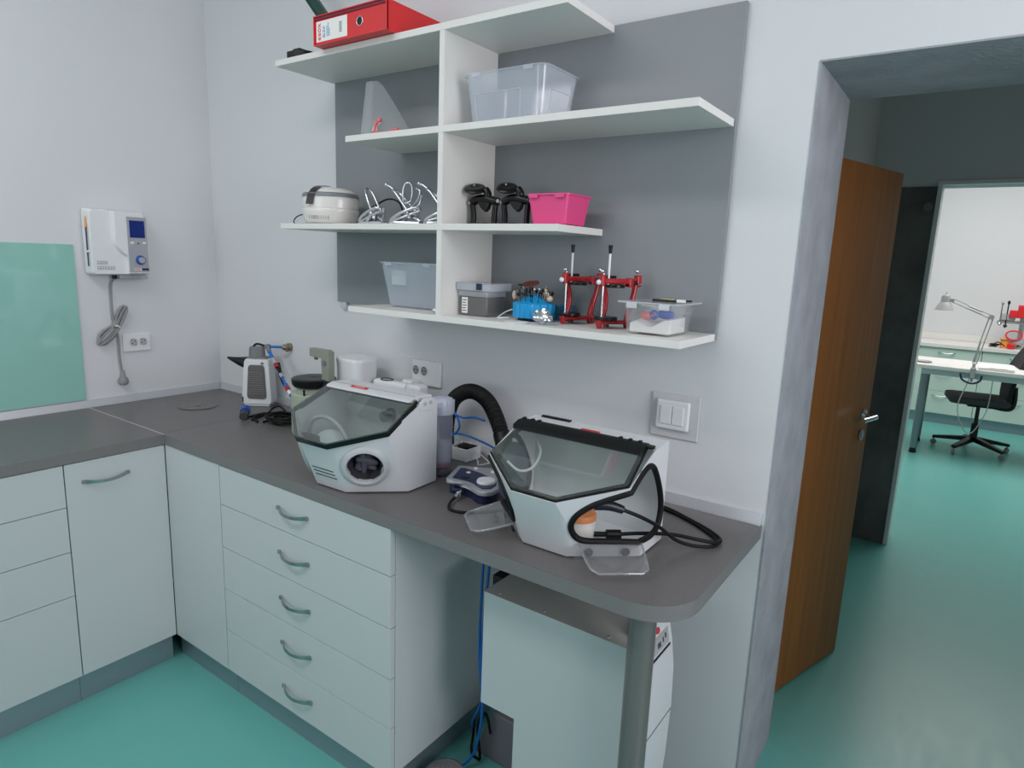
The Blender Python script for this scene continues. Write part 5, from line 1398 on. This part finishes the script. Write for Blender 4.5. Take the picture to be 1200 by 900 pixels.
b = MB(); b.tube([(3.37, 6.76, FZ+.42), (3.38, 6.76, FZ+.52), (3.42, 6.76, FZ+.58), (3.5, 6.76, FZ+.56)], .012, 10, smooth=5); part('cable', b, BLK, t)
b = MB(); b.box(3.18, 3.28, 6.63, 6.70, FZ+.085, FZ+.097, .002, rot=rot('Z', 10)); b.box(3.19, 3.27, 6.64, 6.69, FZ+.0005, FZ+.085, .003); solo('orange_packet', b, ORANGE, 'orange packet in front of the red and silver stand', 'packet', (3.23, 6.66, FZ))
b = MB(); b.box(3.245, 3.31, 6.555, 6.62, FZ+.001, FZ+.06, .012, rot=rot('Y', 12)); solo('red_clamp', b, REDP, 'small red block on the far worktop beside the black cable', 'block', (3.27, 6.6, FZ))
b = MB()
for k in range(3): b.torus((3.13+.01*k, 6.62, FZ+.012+.012*k), .035+.006*k, .004, 'z', 20, 6, sy=.7)
b.tube([(3.13, 6.6, FZ+.03), (3.17, 6.6, FZ+.06), (3.23, 6.6, FZ+.02)], .005, 6, smooth=4)
solo('small_black_cable', b, BLK, 'small black cable coil on the far worktop', 'cable', (3.13, 6.62, FZ))

# ceiling lights (real lamps of the rooms)
def panel_light(name, x, y, sx, sy, strength, col, label):
    t = thing(name, label, 'ceiling light', (x, y, 3.06))
    b = MB(); b.box(x-sx/2-.03, x+sx/2+.03, y-sy/2-.03, y+sy/2+.03, 3.065, 3.0995, .004); part('frame', b, PLW, t)
    b = MB(); b.box(x-sx/2, x+sx/2, y-sy/2, y+sy/2, 3.060, 3.066); part('diffuser', b, mat('diffuser_'+str(int(strength*10)), (255, 255, 255), .6, emit=(col, strength*.0+.6)), t)
    return t
panel_light('ceiling_light', 1.3, -1.9, 2.2, .5, 2, (255, 250, 245), 'long ceiling lamp of the front room')
panel_light('ceiling_light', 3.2, 5.4, 1.2, .6, 3, (255, 248, 240), 'ceiling lamp of the bright far room')

def area(name, loc, target, sx, sy, power, col, spread=180):
    l = bpy.data.lights.new(name, 'AREA'); l.shape = 'RECTANGLE'; l.size = sx; l.size_y = sy; l.energy = power; l.color = col
    l.spread = math.radians(spread)
    o = bpy.data.objects.new(name, l); COL.objects.link(o); o.location = loc
    d = Vector(target)-Vector(loc); o.rotation_euler = d.to_track_quat('-Z', 'Y').to_euler()
    return o
area('window_light', (.8, -4.13, 1.95), (.8, 0, 1.95), 1.2, 1.6, 21, (.93, .99, 1.0))
area('window_light', (4.68, -1.15, 1.85), (0, -1.15, 1.85), 1.3, 1.6, 56, (1.0, .955, 1.0))
area('lamp_light', (1.3, -1.9, 3.05), (1.3, -1.9, 0), 2.2, .5, 31, (1.0, .965, .975))
area('lamp_light', (3.2, 5.0, 3.05), (3.2, 5.0, 0), 2.2, 2.0, 98, (1.0, .95, .925))
area('lamp_light', (5.35, 1.5, 2.3), (2.4, 1.4, 2.1), 1.0, .8, 3, (1.0, .90, .82))

w = bpy.data.worlds.new('World'); SC.world = w; w.use_nodes = True
w.node_tree.nodes['Background'].inputs[0].default_value = (.75, .88, 1, 1)
w.node_tree.nodes['Background'].inputs[1].default_value = .6

# ------------------------------------------------------------------ camera
cd = bpy.data.cameras.new('camera'); cam = bpy.data.objects.new('camera', cd); COL.objects.link(cam)
yaw, pitch, roll, f = .6098, -.1903, .0388, 762.2854
fwd = Vector((-math.sin(yaw)*math.cos(pitch), math.cos(yaw)*math.cos(pitch), math.sin(pitch)))
r_ = Vector((math.cos(yaw), math.sin(yaw), 0)); u_ = r_.cross(fwd)
r2 = r_*math.cos(roll)+u_*math.sin(roll); u2 = -r_*math.sin(roll)+u_*math.cos(roll)
M = Matrix((r2, u2, -fwd)).transposed().to_4x4(); M.translation = Vector((2.917, -1.7209, 1.5673))
cam.matrix_world = M
cd.sensor_fit = 'HORIZONTAL'; cd.sensor_width = 36; cd.lens = 36*f/1200; cd.clip_start = .05
SC.camera = cam
vs = SC.view_settings; vs.view_transform = 'Standard'; vs.look = 'None'; vs.exposure = -.33; vs.gamma = 1; vs.use_curve_mapping = False
